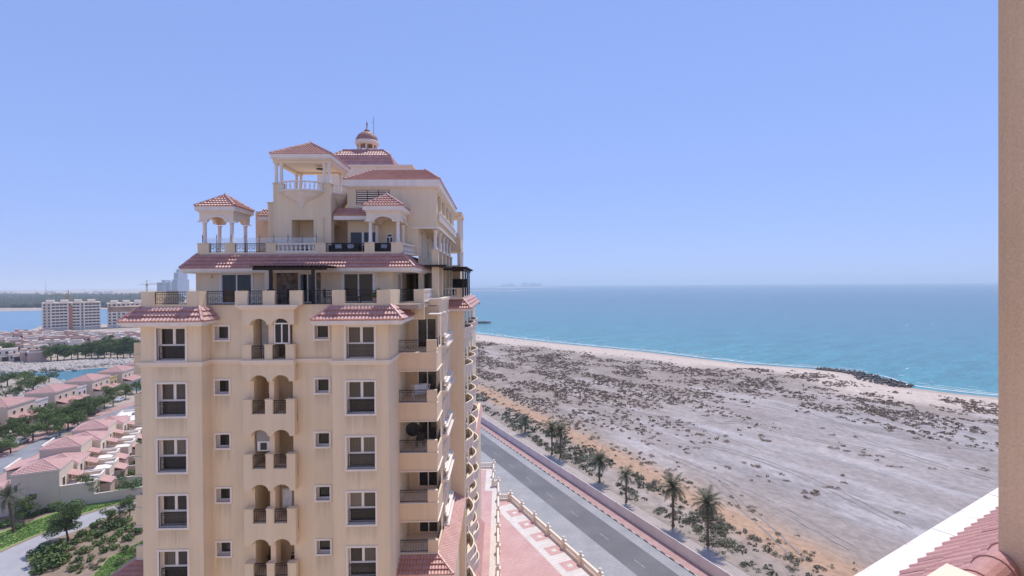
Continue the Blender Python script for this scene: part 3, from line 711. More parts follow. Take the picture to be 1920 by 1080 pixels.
part(MB().lathe(-13.1, 37.2, [(.0, 8.5), (.3, 8.54), (.3, 8.6)], 8), 'ceiling_lamp', 'iron', bt)
# bowl balconies of the belvedere
def bowl(cx, cy, axis):
    prof = [(.12, 5.55), (.16, 5.68), (.3, 5.82), (.85, 6.12), (1.3, 6.38), (1.5, 6.55), (1.58, 6.56), (1.58, 6.66), (0, 6.661)]
    b = MB(); n = 14
    for r, z in prof:
        for i in range(n + 1):
            t = math.pi * i / n; a = -r * math.cos(t); d = .55 * r * math.sin(t)
            b.v.append((cx + a, cy - d, z) if axis == 'u' else (cx + d, cy + a, z))
    for j in range(len(prof) - 1):
        for i in range(n): q = j * (n + 1) + i; b.f.append((q, q + 1, q + n + 2, q + n + 1))
    o = part(b, 'bowl_balcony', 'white', bt, smooth=True); fix_normals(o)
    me = baluster_mesh(.46); rl = MB(); N2 = 13; P = []
    for i in range(N2 + 1):
        t = math.pi * i / N2; a = -1.42 * math.cos(t); d = .55 * 1.42 * math.sin(t) + .02
        P.append((cx + a, cy - d) if axis == 'u' else (cx + d, cy + a))
    for i in range(N2): rl.bar((*P[i], 7.18), (*P[i + 1], 7.18), .16, .09)
    part(rl, 'rail', 'white', bt)
    bs = MB()
    for i in range(1, N2): bs.lathe(P[i][0], P[i][1], [(.06, 6.66), (.04, 6.74), (.075, 6.88), (.035, 7.05), (.05, 7.14)], 6)
    part(bs, 'balusters', 'white', bt, kind='stuff')
bowl(-13.8, TW0 - .003, 'u'); bowl(T1 + .003, 37.5, 'v')

# penthouse block
mb = MB(); BW = 36.6
LV = (-10.36, -7.94, 5.84, 6.93)
wall_holes(mb, -10.98, -4.55, 4.2, 7.4, [(*LV, .25)], BW)
wall_holes(mb, BW, 50.4, 4.2, 7.4, [(37.2, 39.2, 5.4, 6.8, 1.2), (40, 42.2, 5.4, 6.8, 1.2), (43.1, 45, 5.4, 6.8, 1.2), (46, 48, 5.4, 6.8, 1.2)], -4.55, axis='v')
mb.poly([(-5.75, BW, 5.3), (-5.75, 50.3, 5.3), (-5.75, 50.3, 6.9), (-5.75, BW, 6.9)])
mb.poly([(-5.9, BW, 4.2), (-4.55, BW, 4.2), (-4.55, 50.4, 4.2), (-5.9, 50.4, 4.2)])
mb.poly([(-10.98, BW, 2.12), (-5.9, BW, 2.12), (-5.9, BW, 4.2), (-10.98, BW, 4.2)]); mb.poly([(-5.9, BW, -1.15), (-5.9, 50.4, -1.15), (-5.9, 50.4, 4.2), (-5.9, BW, 4.2)])
mb.poly([(-4.55, 50.4, 4.2), (-10.98, 50.4, 4.2), (-10.98, 50.4, 7.4), (-4.55, 50.4, 7.4)])
pb = part(mb, 'penthouse', 'stucco')
part(MB().box(LV[0] - .02, LV[1] + .02, BW + .2, BW + .24, LV[2], LV[3]), 'louvre_backing', 'black', pb)
for i in range(7):
    z = LV[2] + .04 + i * .155
    for j in range(3): part(MB().box(LV[0] + .04 + j * .8, LV[0] + .78 + j * .8, BW + .02, BW + .14, z, z + .075), 'slat', 'cream', pb)
hip_roof(tower, -11.15, -4.3, BW - .25, 50.6, 7.62, -9.6, -5.75, BW + 2.6, 48, 8.92, .46, OFF, sides='flr', name='roof')
# arcade under the penthouse
for i in range(5):
    y = 37.0 + i * 2.6
    part(MB().box(-4.98, -4.5, y - .05, y + .45, -1.15, 2.55).box(-5.03, -4.45, y - .1, y + .5, 2.551, 2.62), 'pier', 'stucco')
    part(MB().lathe(-4.74, y + .2, [(.19, 2.62), (.19, 2.72), (.14, 2.8), (.125, 3.9), (.17, 4.0), (.19, 4.08)], 10), 'column', 'white', smooth=True)
    if i < 4:
        c = y + 1.5; pr = [(y + .2, 3.75)] + [(c + 1.05 * math.cos(R(180 - 18 * j)), 3.72 + .36 * math.sin(R(180 - 18 * j))) for j in range(11)] + [(y + 2.8, 3.75), (y + 2.8, 4.19), (y + .2, 4.19)]
        part(MB().prism(pr, 'x', -4.85, -4.6), 'arch', 'white')
part(MB().box(-6.4, -4.35, BW - .12, BW + .01, 4.1, 4.22).box(-4.55, -4.35, BW + .011, 50.4, 4.1, 4.22), 'ledge', 'white', pb)
balustrade(pb, (-4.42, 37.0), (-4.42, 50.0), 4.75, 5.4, OFF, .34)
for wc in (38.0, 41.2, 44.4, 47.6): arch_window(pb, wc, -5.86, 2.15, .5, 1.55, .5, axis='v')
arch_window(pb, -7.95, BW - .05, 2.4, .27, 1.1, .27)
part(MB().box(-10.75, -9.95, BW - .04, BW - .01, 2.12, 3.85), 'door', 'glass_dark', pb)
part(MB().box(-9.8, -8.9, BW - .04, BW - .01, 2.12, 3.85), 'door', 'glass_dark', pb)
part(MB().box(-9.95, -9.8, BW - .05, BW - .01, 2.12, 3.9), 'door_frame', 'white_bright', pb)
skirt([((-11.7, 35.7, 4.95), (-8.6, 35.7, 4.95), (-8.6, BW - .01, 5.6), (-11.7, BW - .01, 5.6))], [], [(-11.7, -8.6, 35.7, 36.5, 4.66, 4.93)])
skirt([((-17.6, 37.0, 5.1), (-15.85, 37.0, 5.1), (-15.85, 38, 5.75), (-17.6, 38, 5.75))], [], [(-17.6, -16.4, 37.0, 37.9, 4.8, 5.08)])
part(MB().box(-18.2, -11, 37.95, 46, 2.12, 5.6), 'wall', 'stucco_deep')
# porch at the far corner of the penthouse
mb = MB().box(-5.2, -3.8, 51, 54.5, 7.0, 7.4).box(-5.2, -3.95, 51.1, 51.3, 3.7, 4.75).box(-4.15, -3.95, 51.301, 54.5, 3.7, 4.75).box(-5.2, -3.9, 51.1, 54.5, 3.4, 3.699).box(-5.2, -4.0, 51.1, 54.5, -1.15, 2.0)
pc = part(mb, 'porch', 'stucco_deep')
for y in (51.25, 54.2):
    for za, zb in ((4.76, 6.98), (2.01, 3.39)): part(MB().lathe(-4.1, y, [(.2, za), (.2, zb)], 10), 'column', 'white', pc, smooth=True)
balustrade(pc, (-5.1, 51.2), (-4.2, 51.2), 4.76, 5.3, OFF, .3)
# side terrace pergola
pz = 1.36; mb = MB().box(-5.8, -2.95, 41.4, 41.55, pz - .16, pz); mb.box(-3.1, -2.95, 41.551, 51, pz - .16, pz); mb.box(-5.8, -2.7, 41.1, 51.2, pz + .08, pz + .14); mb.box(-5.5, -3.9, 36.6, 41.09, pz - .03, pz + .12)
sp_ = part(mb, 'pergola', 'pergola')
for i in range(18): part(MB().box(-5.9, -2.75, 41.3 + i * .56, 41.38 + i * .56, pz + .001, pz + .079), 'slat', 'pergola', sp_)
for y in (41.47, 44.2, 46.9, 49.6): part(MB().box(-3.09, -2.96, y - .07, y + .07, -1.0, pz - .16), 'post', 'pergola', sp_)
part(MB().box(-5.4, -3.2, 50.6, 50.7, -1.0, .6), 'privacy_screen', 'black', sp_)
part(MB().box(-6.6, -5.2, 39.4, 39.45, -1.12, .95), 'glass_screen', 'glass_dark', sp_)
for u in (-6.6, -5.9, -5.2): part(MB().box(u - .04, u + .04, 39.3, 39.395, -1.12, 1.0), 'screen_frame', 'galv', sp_)

# dome on its mansard
part(MB().box(-16.5, -7.94, 46, 54, 6, 10.8).box(-16.6, -7.84, 45.9, 54.1, 10.801, 10.98), 'wall', 'cream')
lv = [(46.15, -15.35, -9.6, 10.99), (46.4, -15.2, -10.0, 11.95), (47.3, -14.55, -10.75, 12.58)]
t = MB()
for (a, b) in ((lv[0], lv[1]), (lv[1], lv[2])):
    d0, d1 = a[0] - 46.15, b[0] - 46.15
    E = [(a[1], a[0], a[3]), (a[2], a[0], a[3]), (a[2], 53 - d0, a[3]), (a[1], 53 - d0, a[3])]; T = [(b[1], b[0], b[3]), (b[2], b[0], b[3]), (b[2], 53 - d1, b[3]), (b[1], 53 - d1, b[3])]
    for i in range(4): j = (i + 1) % 4; tile_slope(t, E[i], E[j], T[j], T[i], .34, .24, .035, .04)
t.poly(T); mo = part(t, 'mansard_roof', 'tile')
c = MB()
for s in (1, 2):
    for (a, b) in ((lv[0], lv[1]), (lv[1], lv[2])): caps(c, (a[s], a[0], a[3] + .05), (b[s], b[0], b[3] + .05))
caps(c, (lv[2][1], lv[2][0], 12.66), (lv[2][2], lv[2][0], 12.66)); part(c, 'hip_cap', 'tile', mo)
dl = lambda x, y, pr, n: MB().lathe(x, y, [(r, z + .2) for r, z in pr], n)
du, dw = -12.65, 48.6
do = part(dl(du, dw, [(1.06, 13.62), (1.05, 13.76), (.97, 14.0), (.81, 14.24), (.57, 14.43), (.3, 14.55), (.12, 14.6)], 20), 'dome', 'dome', smooth=True)
part(dl(du, dw, [(.86, 13.2), (1.0, 13.22), (1.08, 13.3), (1.14, 13.44), (1.14, 13.55), (1.07, 13.63), (0, 13.631)], 20), 'cornice', 'cream', do, smooth=True)
for i in range(8):
    a = R(45 * i + 10); part(dl(du + .86 * math.cos(a), dw + .86 * math.sin(a), [(.12, 12.4), (.09, 12.5), (.085, 13.1), (.12, 13.2)], 8), 'column', 'cream', do, smooth=True)
part(dl(du, dw, [(.22, 14.56), (.28, 14.68), (.14, 14.78), (.05, 14.87), (.05, 15.2), (.1, 15.28), (.05, 15.4), (0, 15.65)], 10), 'finial', 'dome', do, smooth=True)
part(MB().tube((-11.95, 48.4, 12.6), (-11.95, 48.4, 16.15), .035, .02, 6).box(-12.15, -11.95, 48.39, 48.41, 15.6, 15.63), 'mast', 'galv')
# ------------------------------------------------------------------ ground, sea, road
RD = Vector((-.4255, .905, 0)); RN = Vector((.905, .4255, 0))
def st(s, t, z=0): return RN * t + RD * s + Vector((0, 0, z))
SH = sorted([(-60, 266), (0, 256), (60, 242), (90, 238), (101, 232), (118, 229), (144, 243), (160, 238), (185, 222), (251, 206), (309, 183), (358, 168.5), (411, 154.7), (470, 141)])
def shore(s):
    return np.interp(s, [a for a, b in SH], [b for a, b in SH])

def colmat(name, rough=.95, fine=.26, fscale=.9):
    G = bpy.data.materials.new(name); G.use_nodes = True; t = G.node_tree; N = t.nodes; L = t.links; b = N['Principled BSDF']
    b.inputs['Roughness'].default_value = rough; b.inputs['Specular IOR Level'].default_value = .1
    at = N.new('ShaderNodeVertexColor'); at.layer_name = 'Col'; tc = N.new('ShaderNodeTexCoord')
    mp = N.new('ShaderNodeMapping'); mp.inputs['Rotation'].default_value = (0, 0, R(-25.2)); L.new(tc.outputs['Object'], mp.inputs[0])
    mp2 = N.new('ShaderNodeMapping'); mp2.inputs['Scale'].default_value = (1, .62, 1); L.new(mp.outputs[0], mp2.inputs[0])
    n = N.new('ShaderNodeTexNoise'); n.inputs['Scale'].default_value = fscale; n.inputs['Detail'].default_value = 8; n.inputs['Roughness'].default_value = .7; L.new(mp2.outputs[0], n.inputs[0])
    mr = N.new('ShaderNodeMapRange'); mr.inputs[1].default_value = .3; mr.inputs[2].default_value = .7; mr.inputs[3].default_value = 1 - fine; mr.inputs[4].default_value = 1 + fine; L.new(n.outputs[0], mr.inputs[0])
    x = N.new('ShaderNodeMix'); x.data_type = 'RGBA'; x.blend_type = 'MULTIPLY'; x.inputs[0].default_value = 1
    L.new(at.outputs[0], x.inputs[6]); L.new(mr.outputs[0], x.inputs[7]); L.new(x.outputs[2], b.inputs['Base Color'])
    bp = N.new('ShaderNodeBump'); bp.inputs['Strength'].default_value = .5; bp.inputs['Distance'].default_value = .15; L.new(n.outputs[0], bp.inputs['Height']); L.new(bp.outputs[0], b.inputs['Normal'])
    return G
M['dune'] = colmat('dune_sand')
M['desert'] = mat('desert_ground', (.47, .39, .32), .95, (.36, .30, .25), .004, 8, (1, 1, 1), .35, .65, 0, 30, .1)
M['soil'] = mat('garden_soil', (.34, .25, .18), .95, (.24, .18, .13), .25, 8, (1, 1, 1), .35, .65, .3, 3, .1, fine=.15)
M['asphalt'] = mat('asphalt', (.145, .142, .15), .9, (.21, .20, .20), .12, 8, (1, 1, 1), .3, .75, .1, 12, .2, fine=.08, streak=.10)
M['asphalt_old'] = mat('asphalt_old', (.22, .22, .24), .9, (.30, .30, .31), .15, 6, fine=.08)
M['paver'] = mat('grey_pavers', (.30, .295, .30), .9, (.40, .385, .375), .22, 8, (1, 1, 1), .3, .7, .1, 6, .15, fine=.1, grid=1.2)
M['pink_paver'] = mat('pink_pavers', (.42, .25, .23), .9, (.50, .33, .30), .5, 7, (1, 1, 1), .3, .7, .1, 8, .15, fine=.1, grid=.8)
M['track'] = mat('sandy_track', (.36, .30, .26), .95, (.46, .40, .36), .3, 8, (1, 1, 1), .3, .7, .2, 3, .1, fine=.1)
M['red_tile'] = mat('red_terrace_tile', (.52, .31, .285), .75, (.60, .385, .36), .35, 7, (1, 1, 1), .3, .7, 0, 8, .25, fine=.07, grid=1.2)
M['pale_tile'] = mat('pale_terrace_tile', (.62, .56, .51), .75, (.70, .64, .59), .5, 6, fine=.06, grid=1.2)
M['kerb_white'] = mat('kerb_white', (.62, .60, .57), .85, (.5, .47, .44), 2, 5)
M['kerb_black'] = mat('kerb_black', (.05, .05, .05), .85, (.12, .11, .10), 2, 5)
M['concrete_wall'] = mat('concrete_wall', (.66, .56, .53), .9, (.74, .64, .60), .8, 7, (1, 1, .3), .3, .7, .1, 10, .15, rnd=.05)
M['road_paint'] = mat('worn_road_paint', (.42, .42, .42), .8, (.22, .22, .22), 1.5, 6)
M['grass'] = mat('lawn_grass', (.21, .32, .085), .95, (.29, .40, .14), .35, 8, (1, 1, 1), .3, .7, .4, 5, .1, fine=.2)
M['path'] = mat('pale_path', (.36, .34, .35), .9, (.43, .41, .42), .4, 6, (1, 1, 1), .3, .7, 0, 8, .15, fine=.05)
M['rock'] = mat('pale_rock', (.36, .31, .28), .9, (.50, .45, .41), .6, 5)
M['rock_dark'] = mat('dark_rock', (.10, .085, .08), .85, (.17, .15, .14), .5, 5)

def poly_sheet(name, pts, z, mt, kind='structure'):
    mb = MB(); P = [Vector((p[0], p[1], 0)) for p in pts]; mb.v = [(p.x, p.y, z) for p in P]
    for t in tessellate_polygon([P]): mb.f.append(t)
    o = mb.build(name, M[mt], None, kind=kind)
    if len(o.data.polygons) and o.data.polygons[0].normal.z < 0: o.data.flip_normals()
    return o
def px_sheet(name, px, z, mt, kind='structure'): return poly_sheet(name, [gr(x, y, z) for x, y in px], z, mt, kind)

edge = [st(-200, 275)[:2], st(-60, 268)[:2], st(-58, 64)[:2], st(455, 64)[:2], st(455, 145)[:2], (-250, 800), (-900, 3000), (-9000, 30000), (-30000, 30000), (-30000, -3000), (900, -3000)]
poly_sheet('ground', edge, -.03, 'desert')
# dunes between the track and the beach
ss = np.arange(-60, 462, 1.35); NT = 170
vt = np.linspace(0, 1, NT) ** 1.15
S, Vv = np.meshgrid(ss, vt, indexing='ij'); SHR = shore(S) + 12; Tt = 61.2 + (SHR - 61.2) * Vv
n1 = nfbm(S / 28, Tt / 18, 4, 1); n2 = nfbm(S / 7, Tt / 6, 3, 9); dshore = shore(S) - Tt
Z = .03 + np.clip((Tt - 61.2) / 6, 0, 1) * (.15 + 1.5 * np.clip(n1 - .42, 0, 1) * np.clip((S - 40) / 120, .25, 1) + .25 * (n2 - .4)) + .5 * np.exp(-((Tt - 69) / 4) ** 2) * n2
bz = np.clip(dshore / 26, -1, 1); Z = Z * np.clip(dshore / 30, 0, 1) + np.where(dshore < 30, .0, 0) + np.clip(.035 * dshore, -1, .0) + np.clip(dshore * .02, 0, .5) * np.clip((Tt - 61.2) / 12, 0, 1) - .5 * np.clip(1 - dshore / 12, 0, 1)
X = RN.x * Tt + RD.x * S; Y = RN.y * Tt + RD.y * S
st1 = nfbm(S / 34, Tt / 8, 6, 21); st2 = nfbm(S / 18, Tt / 15, 5, 33); big = nfbm(S / 90, Tt / 60, 3, 41); tr = nfbm(S / 150 + Tt / 60, Tt / 1.9 + S / 9, 3, 51)
flat = np.clip((150 - S) / 60, 0, 1) * np.clip((Tt - 80) / 15, 0, 1) * np.clip((dshore - 45) / 25, 0, 1)
def lerp(a, b, k): return a * (1 - k[..., None]) + np.array(b) * k[..., None]
C = np.ones(S.shape + (3,)) * np.array((.33, .27, .23))
C = lerp(C, (.345, .295, .275), np.clip(flat * 1.2, 0, 1))
C = lerp(C, (.50, .445, .42), np.clip((st1 - .53) * 6, 0, 1) * .6)
C = lerp(C, (.245, .205, .18), np.clip((st2 - .55) * 5, 0, 1) * .55 * (1 - .5 * flat))
C = lerp(C, (.28, .262, .26), np.clip((tr - .57) * 8, 0, 1) * .5 * flat)
C = lerp(C, (.50, .46, .45), np.clip((nfbm(S / 26, Tt / 3.4 + S / 24, 5, 71) - .56) * 7, 0, 1) * .5 * np.clip(flat * 2 + .2, 0, 1))
dense = np.clip((S - 110) / 60, 0, 1) * np.clip((dshore - 30) / 20, 0, 1) * np.clip((Tt - 76) / 6, 0, 1)
C = lerp(C, (.25, .205, .175), np.clip((n2 - .42) * 4, 0, 1) * .6 * dense)
bl = np.clip((46 + 14 * (st2 - .5) * 2 - dshore) / 14, 0, 1); C = lerp(C, (.58, .475, .40), bl * .95)
C = lerp(C, (.43, .335, .275), np.clip((11 - dshore) / 5, 0, 1) * .8)
og = np.exp(-((Tt - 72.5 - 5 * (st2 - .5)) / (3.2 + 2 * n1)) ** 2) * np.clip((Tt - 63) / 4, 0, 1); C = lerp(C, (.44, .285, .19), np.clip(og * 1.15, 0, 1) * np.clip((260 - S) / 80, .2, 1))
C = lerp(C, (.33, .27, .22), np.clip((66.5 - Tt) / 3, 0, 1) * .7)
V = np.stack([X, Y, Z], -1).reshape(-1, 3); ns, ntt = S.shape
ii = np.arange(ns * ntt).reshape(ns, ntt); Fq = np.stack([ii[:-1, :-1], ii[1:, :-1], ii[1:, 1:], ii[:-1, 1:]], -1).reshape(-1, 4)[:, ::-1]
cols = np.concatenate([C.reshape(-1, 3), np.ones((ns * ntt, 1))], 1)
dune = link('sand_dunes', np_mesh('sand_dunes', V, Fq, M['dune'], cols, True), None, 'structure')
def dune_z(s, t):
    i = np.clip(np.searchsorted(ss, s), 0, ns - 1); f = np.clip((t - 61.2) / (shore(s) + 12 - 61.2), 0, 1) ** (1 / 1.15); j = np.clip((f * (NT - 1)).astype(int), 0, NT - 1)
    return Z[i, j]

# tyre tracks pressed into the bare flat
M['track_mark'] = mat('packed_sand', (.27, .235, .22), .95, (.33, .285, .265), .8, 5)
tk = MB()
for (xa, ya), (xm, ym), (xb, yb) in (((1250, 860), (1420, 930), (1600, 1040)), ((1300, 835), (1480, 870), (1700, 1000)), ((1560, 800), (1640, 850), (1860, 905)), ((1380, 790), (1500, 830), (1640, 850)), ((1200, 800), (1330, 800), (1480, 790)), ((1450, 760), (1650, 830), (1860, 850)), ((1330, 900), (1440, 1000), (1500, 1060)), ((1120, 760), (1300, 800), (1420, 850))):
    A_, B_, C_ = gr(xa, ya), gr(xm, ym), gr(xb, yb)
    for off_ in (-.9, .9):
        prev = None
        for i in range(61):
            f = i / 60; p = A_ * (1 - f) ** 2 + B_ * 2 * f * (1 - f) + C_ * f * f; d = ((B_ - A_) * (1 - f) + (C_ - B_) * f).normalized(); n = Vector((-d.y, d.x, 0))
            p = p + n * (off_ + .5 * fbm(i / 9, xa, 2)); s_, t_ = p.dot(RD), p.dot(RN); z_ = float(dune_z(np.array([s_]), np.array([t_]))[0]) + .04
            cur = (Vector((p.x, p.y, z_)) - n * .16, Vector((p.x, p.y, z_)) + n * .16)
            if prev and fbm(i / 6, xa + off_, 3) > -.35: tk.poly([prev[0], cur[0], cur[1], prev[1]])
            prev = cur
tk.build('tyre_tracks', M['track_mark'], None, kind='structure')

# sea
def seamat():
    G = bpy.data.materials.new('sea_water'); G.use_nodes = True; t = G.node_tree; N = t.nodes; L = t.links; b = N['Principled BSDF']
    b.inputs['Roughness'].default_value = .22; b.inputs['Specular IOR Level'].default_value = .35; b.inputs['IOR'].default_value = 1.33
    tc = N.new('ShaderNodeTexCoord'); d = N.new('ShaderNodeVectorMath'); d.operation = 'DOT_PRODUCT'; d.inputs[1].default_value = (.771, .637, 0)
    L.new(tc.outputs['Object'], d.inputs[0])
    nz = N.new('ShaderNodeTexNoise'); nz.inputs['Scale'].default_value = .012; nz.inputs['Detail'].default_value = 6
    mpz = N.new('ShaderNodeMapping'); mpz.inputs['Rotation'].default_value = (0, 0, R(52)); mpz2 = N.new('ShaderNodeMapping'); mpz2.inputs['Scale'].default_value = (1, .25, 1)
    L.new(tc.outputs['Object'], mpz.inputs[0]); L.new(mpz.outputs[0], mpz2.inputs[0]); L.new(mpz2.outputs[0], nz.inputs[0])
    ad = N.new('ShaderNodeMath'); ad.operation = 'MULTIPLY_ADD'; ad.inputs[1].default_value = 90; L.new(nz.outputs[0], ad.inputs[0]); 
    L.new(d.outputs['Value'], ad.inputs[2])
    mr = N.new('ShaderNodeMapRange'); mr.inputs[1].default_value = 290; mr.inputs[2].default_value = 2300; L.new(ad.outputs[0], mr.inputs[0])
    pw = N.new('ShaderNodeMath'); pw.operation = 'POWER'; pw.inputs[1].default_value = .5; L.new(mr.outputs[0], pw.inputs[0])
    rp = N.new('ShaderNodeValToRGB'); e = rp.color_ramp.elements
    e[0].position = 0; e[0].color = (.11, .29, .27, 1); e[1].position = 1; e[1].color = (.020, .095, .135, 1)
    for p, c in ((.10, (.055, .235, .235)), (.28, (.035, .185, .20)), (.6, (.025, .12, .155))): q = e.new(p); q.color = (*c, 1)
    L.new(pw.outputs[0], rp.inputs[0])
    # white caps
    wc = N.new('ShaderNodeTexNoise'); wc.inputs['Scale'].default_value = .09; wc.inputs['Detail'].default_value = 9; wc.inputs['Roughness'].default_value = .72; L.new(mpz2.outputs[0], wc.inputs[0])
    wr = N.new('ShaderNodeMapRange'); wr.inputs[1].default_value = .665; wr.inputs[2].default_value = .72; L.new(wc.outputs[0], wr.inputs[0])
    mx = N.new('ShaderNodeMix'); mx.data_type = 'RGBA'; mx.inputs[7].default_value = (.6, .63, .63, 1); L.new(wr.outputs[0], mx.inputs[0]); L.new(rp.outputs[0], mx.inputs[6])
    # darker and lighter wave streaks multiplied into the water colour
    w2 = N.new('ShaderNodeTexNoise'); w2.inputs['Scale'].default_value = .10; w2.inputs['Detail'].default_value = 10; w2.inputs['Roughness'].default_value = .8; L.new(mpz2.outputs[0], w2.inputs[0])
    r2 = N.new('ShaderNodeMapRange'); r2.inputs[1].default_value = .3; r2.inputs[2].default_value = .7; r2.inputs[3].default_value = .55; r2.inputs[4].default_value = 1.45; L.new(w2.outputs[0], r2.inputs[0])
    m2 = N.new('ShaderNodeMix'); m2.data_type = 'RGBA'; m2.blend_type = 'MULTIPLY'; m2.inputs[0].default_value = 1; L.new(mx.outputs[2], m2.inputs[6]); L.new(r2.outputs[0], m2.inputs[7])
    L.new(m2.outputs[2], b.inputs['Base Color'])
    wv = N.new('ShaderNodeTexNoise'); wv.inputs['Scale'].default_value = .35; wv.inputs['Detail'].default_value = 6; L.new(mpz2.outputs[0], wv.inputs[0])
    bp = N.new('ShaderNodeBump'); bp.inputs['Strength'].default_value = .6; bp.inputs['Distance'].default_value = .5; L.new(wv.outputs[0], bp.inputs['Height']); L.new(bp.outputs[0], b.inputs['Normal'])
    return G
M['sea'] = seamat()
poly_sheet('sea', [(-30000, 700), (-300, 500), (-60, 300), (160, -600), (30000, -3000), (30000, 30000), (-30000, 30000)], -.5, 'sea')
M['lagoon'] = mat('lagoon_water', (.035, .15, .185), .25, (.05, .18, .21), .03, 5, (1, 1, 1), .3, .7, .3, 1.2, .35)
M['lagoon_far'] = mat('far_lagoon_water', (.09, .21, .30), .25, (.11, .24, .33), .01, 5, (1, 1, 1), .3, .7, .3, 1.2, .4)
px_sheet('lagoon', [(-60, 700), (0, 699), (100, 697), (170, 691), (320, 683), (330, 735), (139, 726), (104, 709), (60, 704), (0, 704), (-60, 706)], .0, 'lagoon')
px_sheet('lagoon_inlet', [(-300, 586), (340, 578), (345, 606), (80, 609), (60, 618), (0, 625), (-300, 636)], .0, 'lagoon_far')
# surf line and foam
M['foam'] = mat('foam', (.62, .63, .62), .7, (.74, .74, .72), .4, 5)
mb = MB()
for lane, (off0, wd, gap) in enumerate(((5.5, 2.2, .10), (9.5, 1.2, .36), (14, 1.0, .55), (21, .8, .68))):
    for s in np.arange(-60, 460, 1.5):
        if fbm(s / 9, lane * 7.3, 3) * .5 + .5 < gap: continue
        def q(a): 
            t0 = float(shore(a)) + off0 + 1.6 * fbm(a / 14, lane * 3.1, 3); return t0, wd * (.55 + .8 * abs(fbm(a / 5, 9 + lane, 3)))
        (a0, w0), (a1, w1) = q(s), q(s + 1.5)
        mb.poly([st(s, a0, -.46), st(s, a0 + w0, -.46), st(s + 1.5, a1 + w1, -.46), st(s + 1.5, a1, -.46)])
o = mb.build('surf', M['foam'], None, kind='stuff')

# street beside the beach
def strip(name, t0, t1, z, mt, s0=-25, s1=620, kind='structure'): return poly_sheet(name, [st(s0, t0)[:2], st(s0, t1)[:2], st(s1, t1)[:2], st(s1, t0)[:2]], z, mt, kind)
strip('paving', 30, 54.0, .0, 'paver'); strip('road', 46.6, 52.0, .006, 'asphalt'); strip('pavement', 54.15, 56.1, .13, 'pink_paver'); strip('sand_track', 56.3, 64.0, .0, 'track')
mk = MB()
for i in range(26):
    s = 22 + i * 9.1; mk.poly([st(s, 48.84, .012), st(s, 48.98, .012), st(s + 2.6, 48.98, .012), st(s + 2.6, 48.84, .012)])
o = mk.build('road_marking', M['road_paint'], None, kind='structure')
kerb = bpy.data.objects.new('kerb', None); COL.objects.link(kerb); kerb['kind'] = 'structure'
ang_r = math.atan2(RD.y, RD.x)
kw = MB().box(0, .98, -.15, .0, -.05, .135).mesh('kerb_stone', M['kerb_white']); kb = MB().box(0, .98, -.15, .0, -.05, .135).mesh('kerb_stone', M['kerb_black'])
for i in range(150):
    o = link('kerb_stone', kw if i % 2 else kb, kerb); o.location = st(10 + i, 54.0); o.rotation_euler = (0, 0, ang_r)
kl = MB()
for i in range(430): kl.bar(st(160.2 + i, 54.07, .04), st(161.1 + i, 54.07, .04), .15, .19)
kl.build('kerb_stones', M['kerb_white'], kerb, kind='stuff')
# boundary wall in panels
bw = thing('boundary_wall', 'long pinkish concrete panel wall between the pavement and the sandy track', 'wall', st(20, 56.2), ang_r)
pm = MB().box(.06, 4.94, -.07, .07, 0, 1.85).mesh('wall_panel', M['concrete_wall']); po = MB().box(-.10, .10, -.10, .10, 0, 1.92).mesh('post', M['concrete_wall'])
for i in range(-6, 96):
    o = link('wall_panel', pm, bw); o.location = (i * 5, 0, 0); o = link('post', po, bw); o.location = (i * 5, 0, 0)

# ------------------------------------------------------------------ raised plaza in front of the tower
PZ = -38.0
def plz(u, w_, dz=0): return uw(u, w_, PZ + dz)
# plaza body: kept left of the balustrade line t = 37.9
def on_line(w_):                                   # u on the street-side edge at depth w
    p0 = plz(0, w_); d = EU; t = (37.1 - (p0.x * RN.x + p0.y * RN.y)) / (d.x * RN.x + d.y * RN.y); return t
we = 88.3
outl = [plz(-40, -60), plz(on_line(-60), -60), plz(on_line(we), we), plz(-.5, we), plz(-.5, 94.3), plz(-1.5, 94.3), plz(-1.5, 104), plz(-26, 104), plz(-26, 34), plz(-40, 34)]
mb = MB(); mb.prism([(p.x, p.y) for p in outl], 'z', -.02, 4.0)
o = mb.build('plaza', M['cream'], None, kind='structure'); fix_normals(o)
def psheet(name, uvs, dz, mt): return poly_sheet(name, [plz(u, w_)[:2] for u, w_ in uvs], 4 + dz, mt)
psheet('terrace_paving', [(-24, 44), (-1.65, 44), (-1.65, 92.2), (-3.0, 92.2), (-3.0, 103), (-24, 103)], .006, 'red_tile')
psheet('terrace_paving', [(-39, -59), (-.62, -59), (-.62, 43.98), (-25.5, 43.98), (-25.5, 33), (-39, 33)], .006, 'pale_tile')  # unseen stretch below and behind the camera, laid pale to bounce light onto the tower
psheet('terrace_paving', [(-1.63, 44), (-.62, 44), (-.62, 94), (-1.62, 94), (-1.62, 103.2), (-2.98, 103.2), (-2.98, 92.22), (-1.63, 92.22)], .006, 'pale_tile')
psheet('plaza_paving', [(-.4, -59), (on_line(-59) - .3, -59), (on_line(we - .5) - .3, we - .5), (-.4, we - .5)], .006, 'red_tile')
# pale diagonal band with red squares
def band(ta, tb, s0, s1, dz, mt, name): return poly_sheet(name, [st(s0, ta)[:2], st(s0, tb)[:2], st(s1, tb)[:2], st(s1, ta)[:2]], 4 + dz, mt)
band(33.4, 36.75, -40, 78.6, .010, 'pale_tile', 'paving_band')
sqs = [(955, 964), (972, 987), (996, 1010), (1023, 1036), (1053, 1065), (1088, 1098)]
for x, y in sqs:
    p = gr(x, y, 4); s = p.dot(RD)
    for r, mt, dz in ((1.15, 'red_tile', .014), (.36, 'pale_tile', .018)): band(35.55 - r, 35.55 + r, s - r, s + r, dz, mt, 'paving_square')
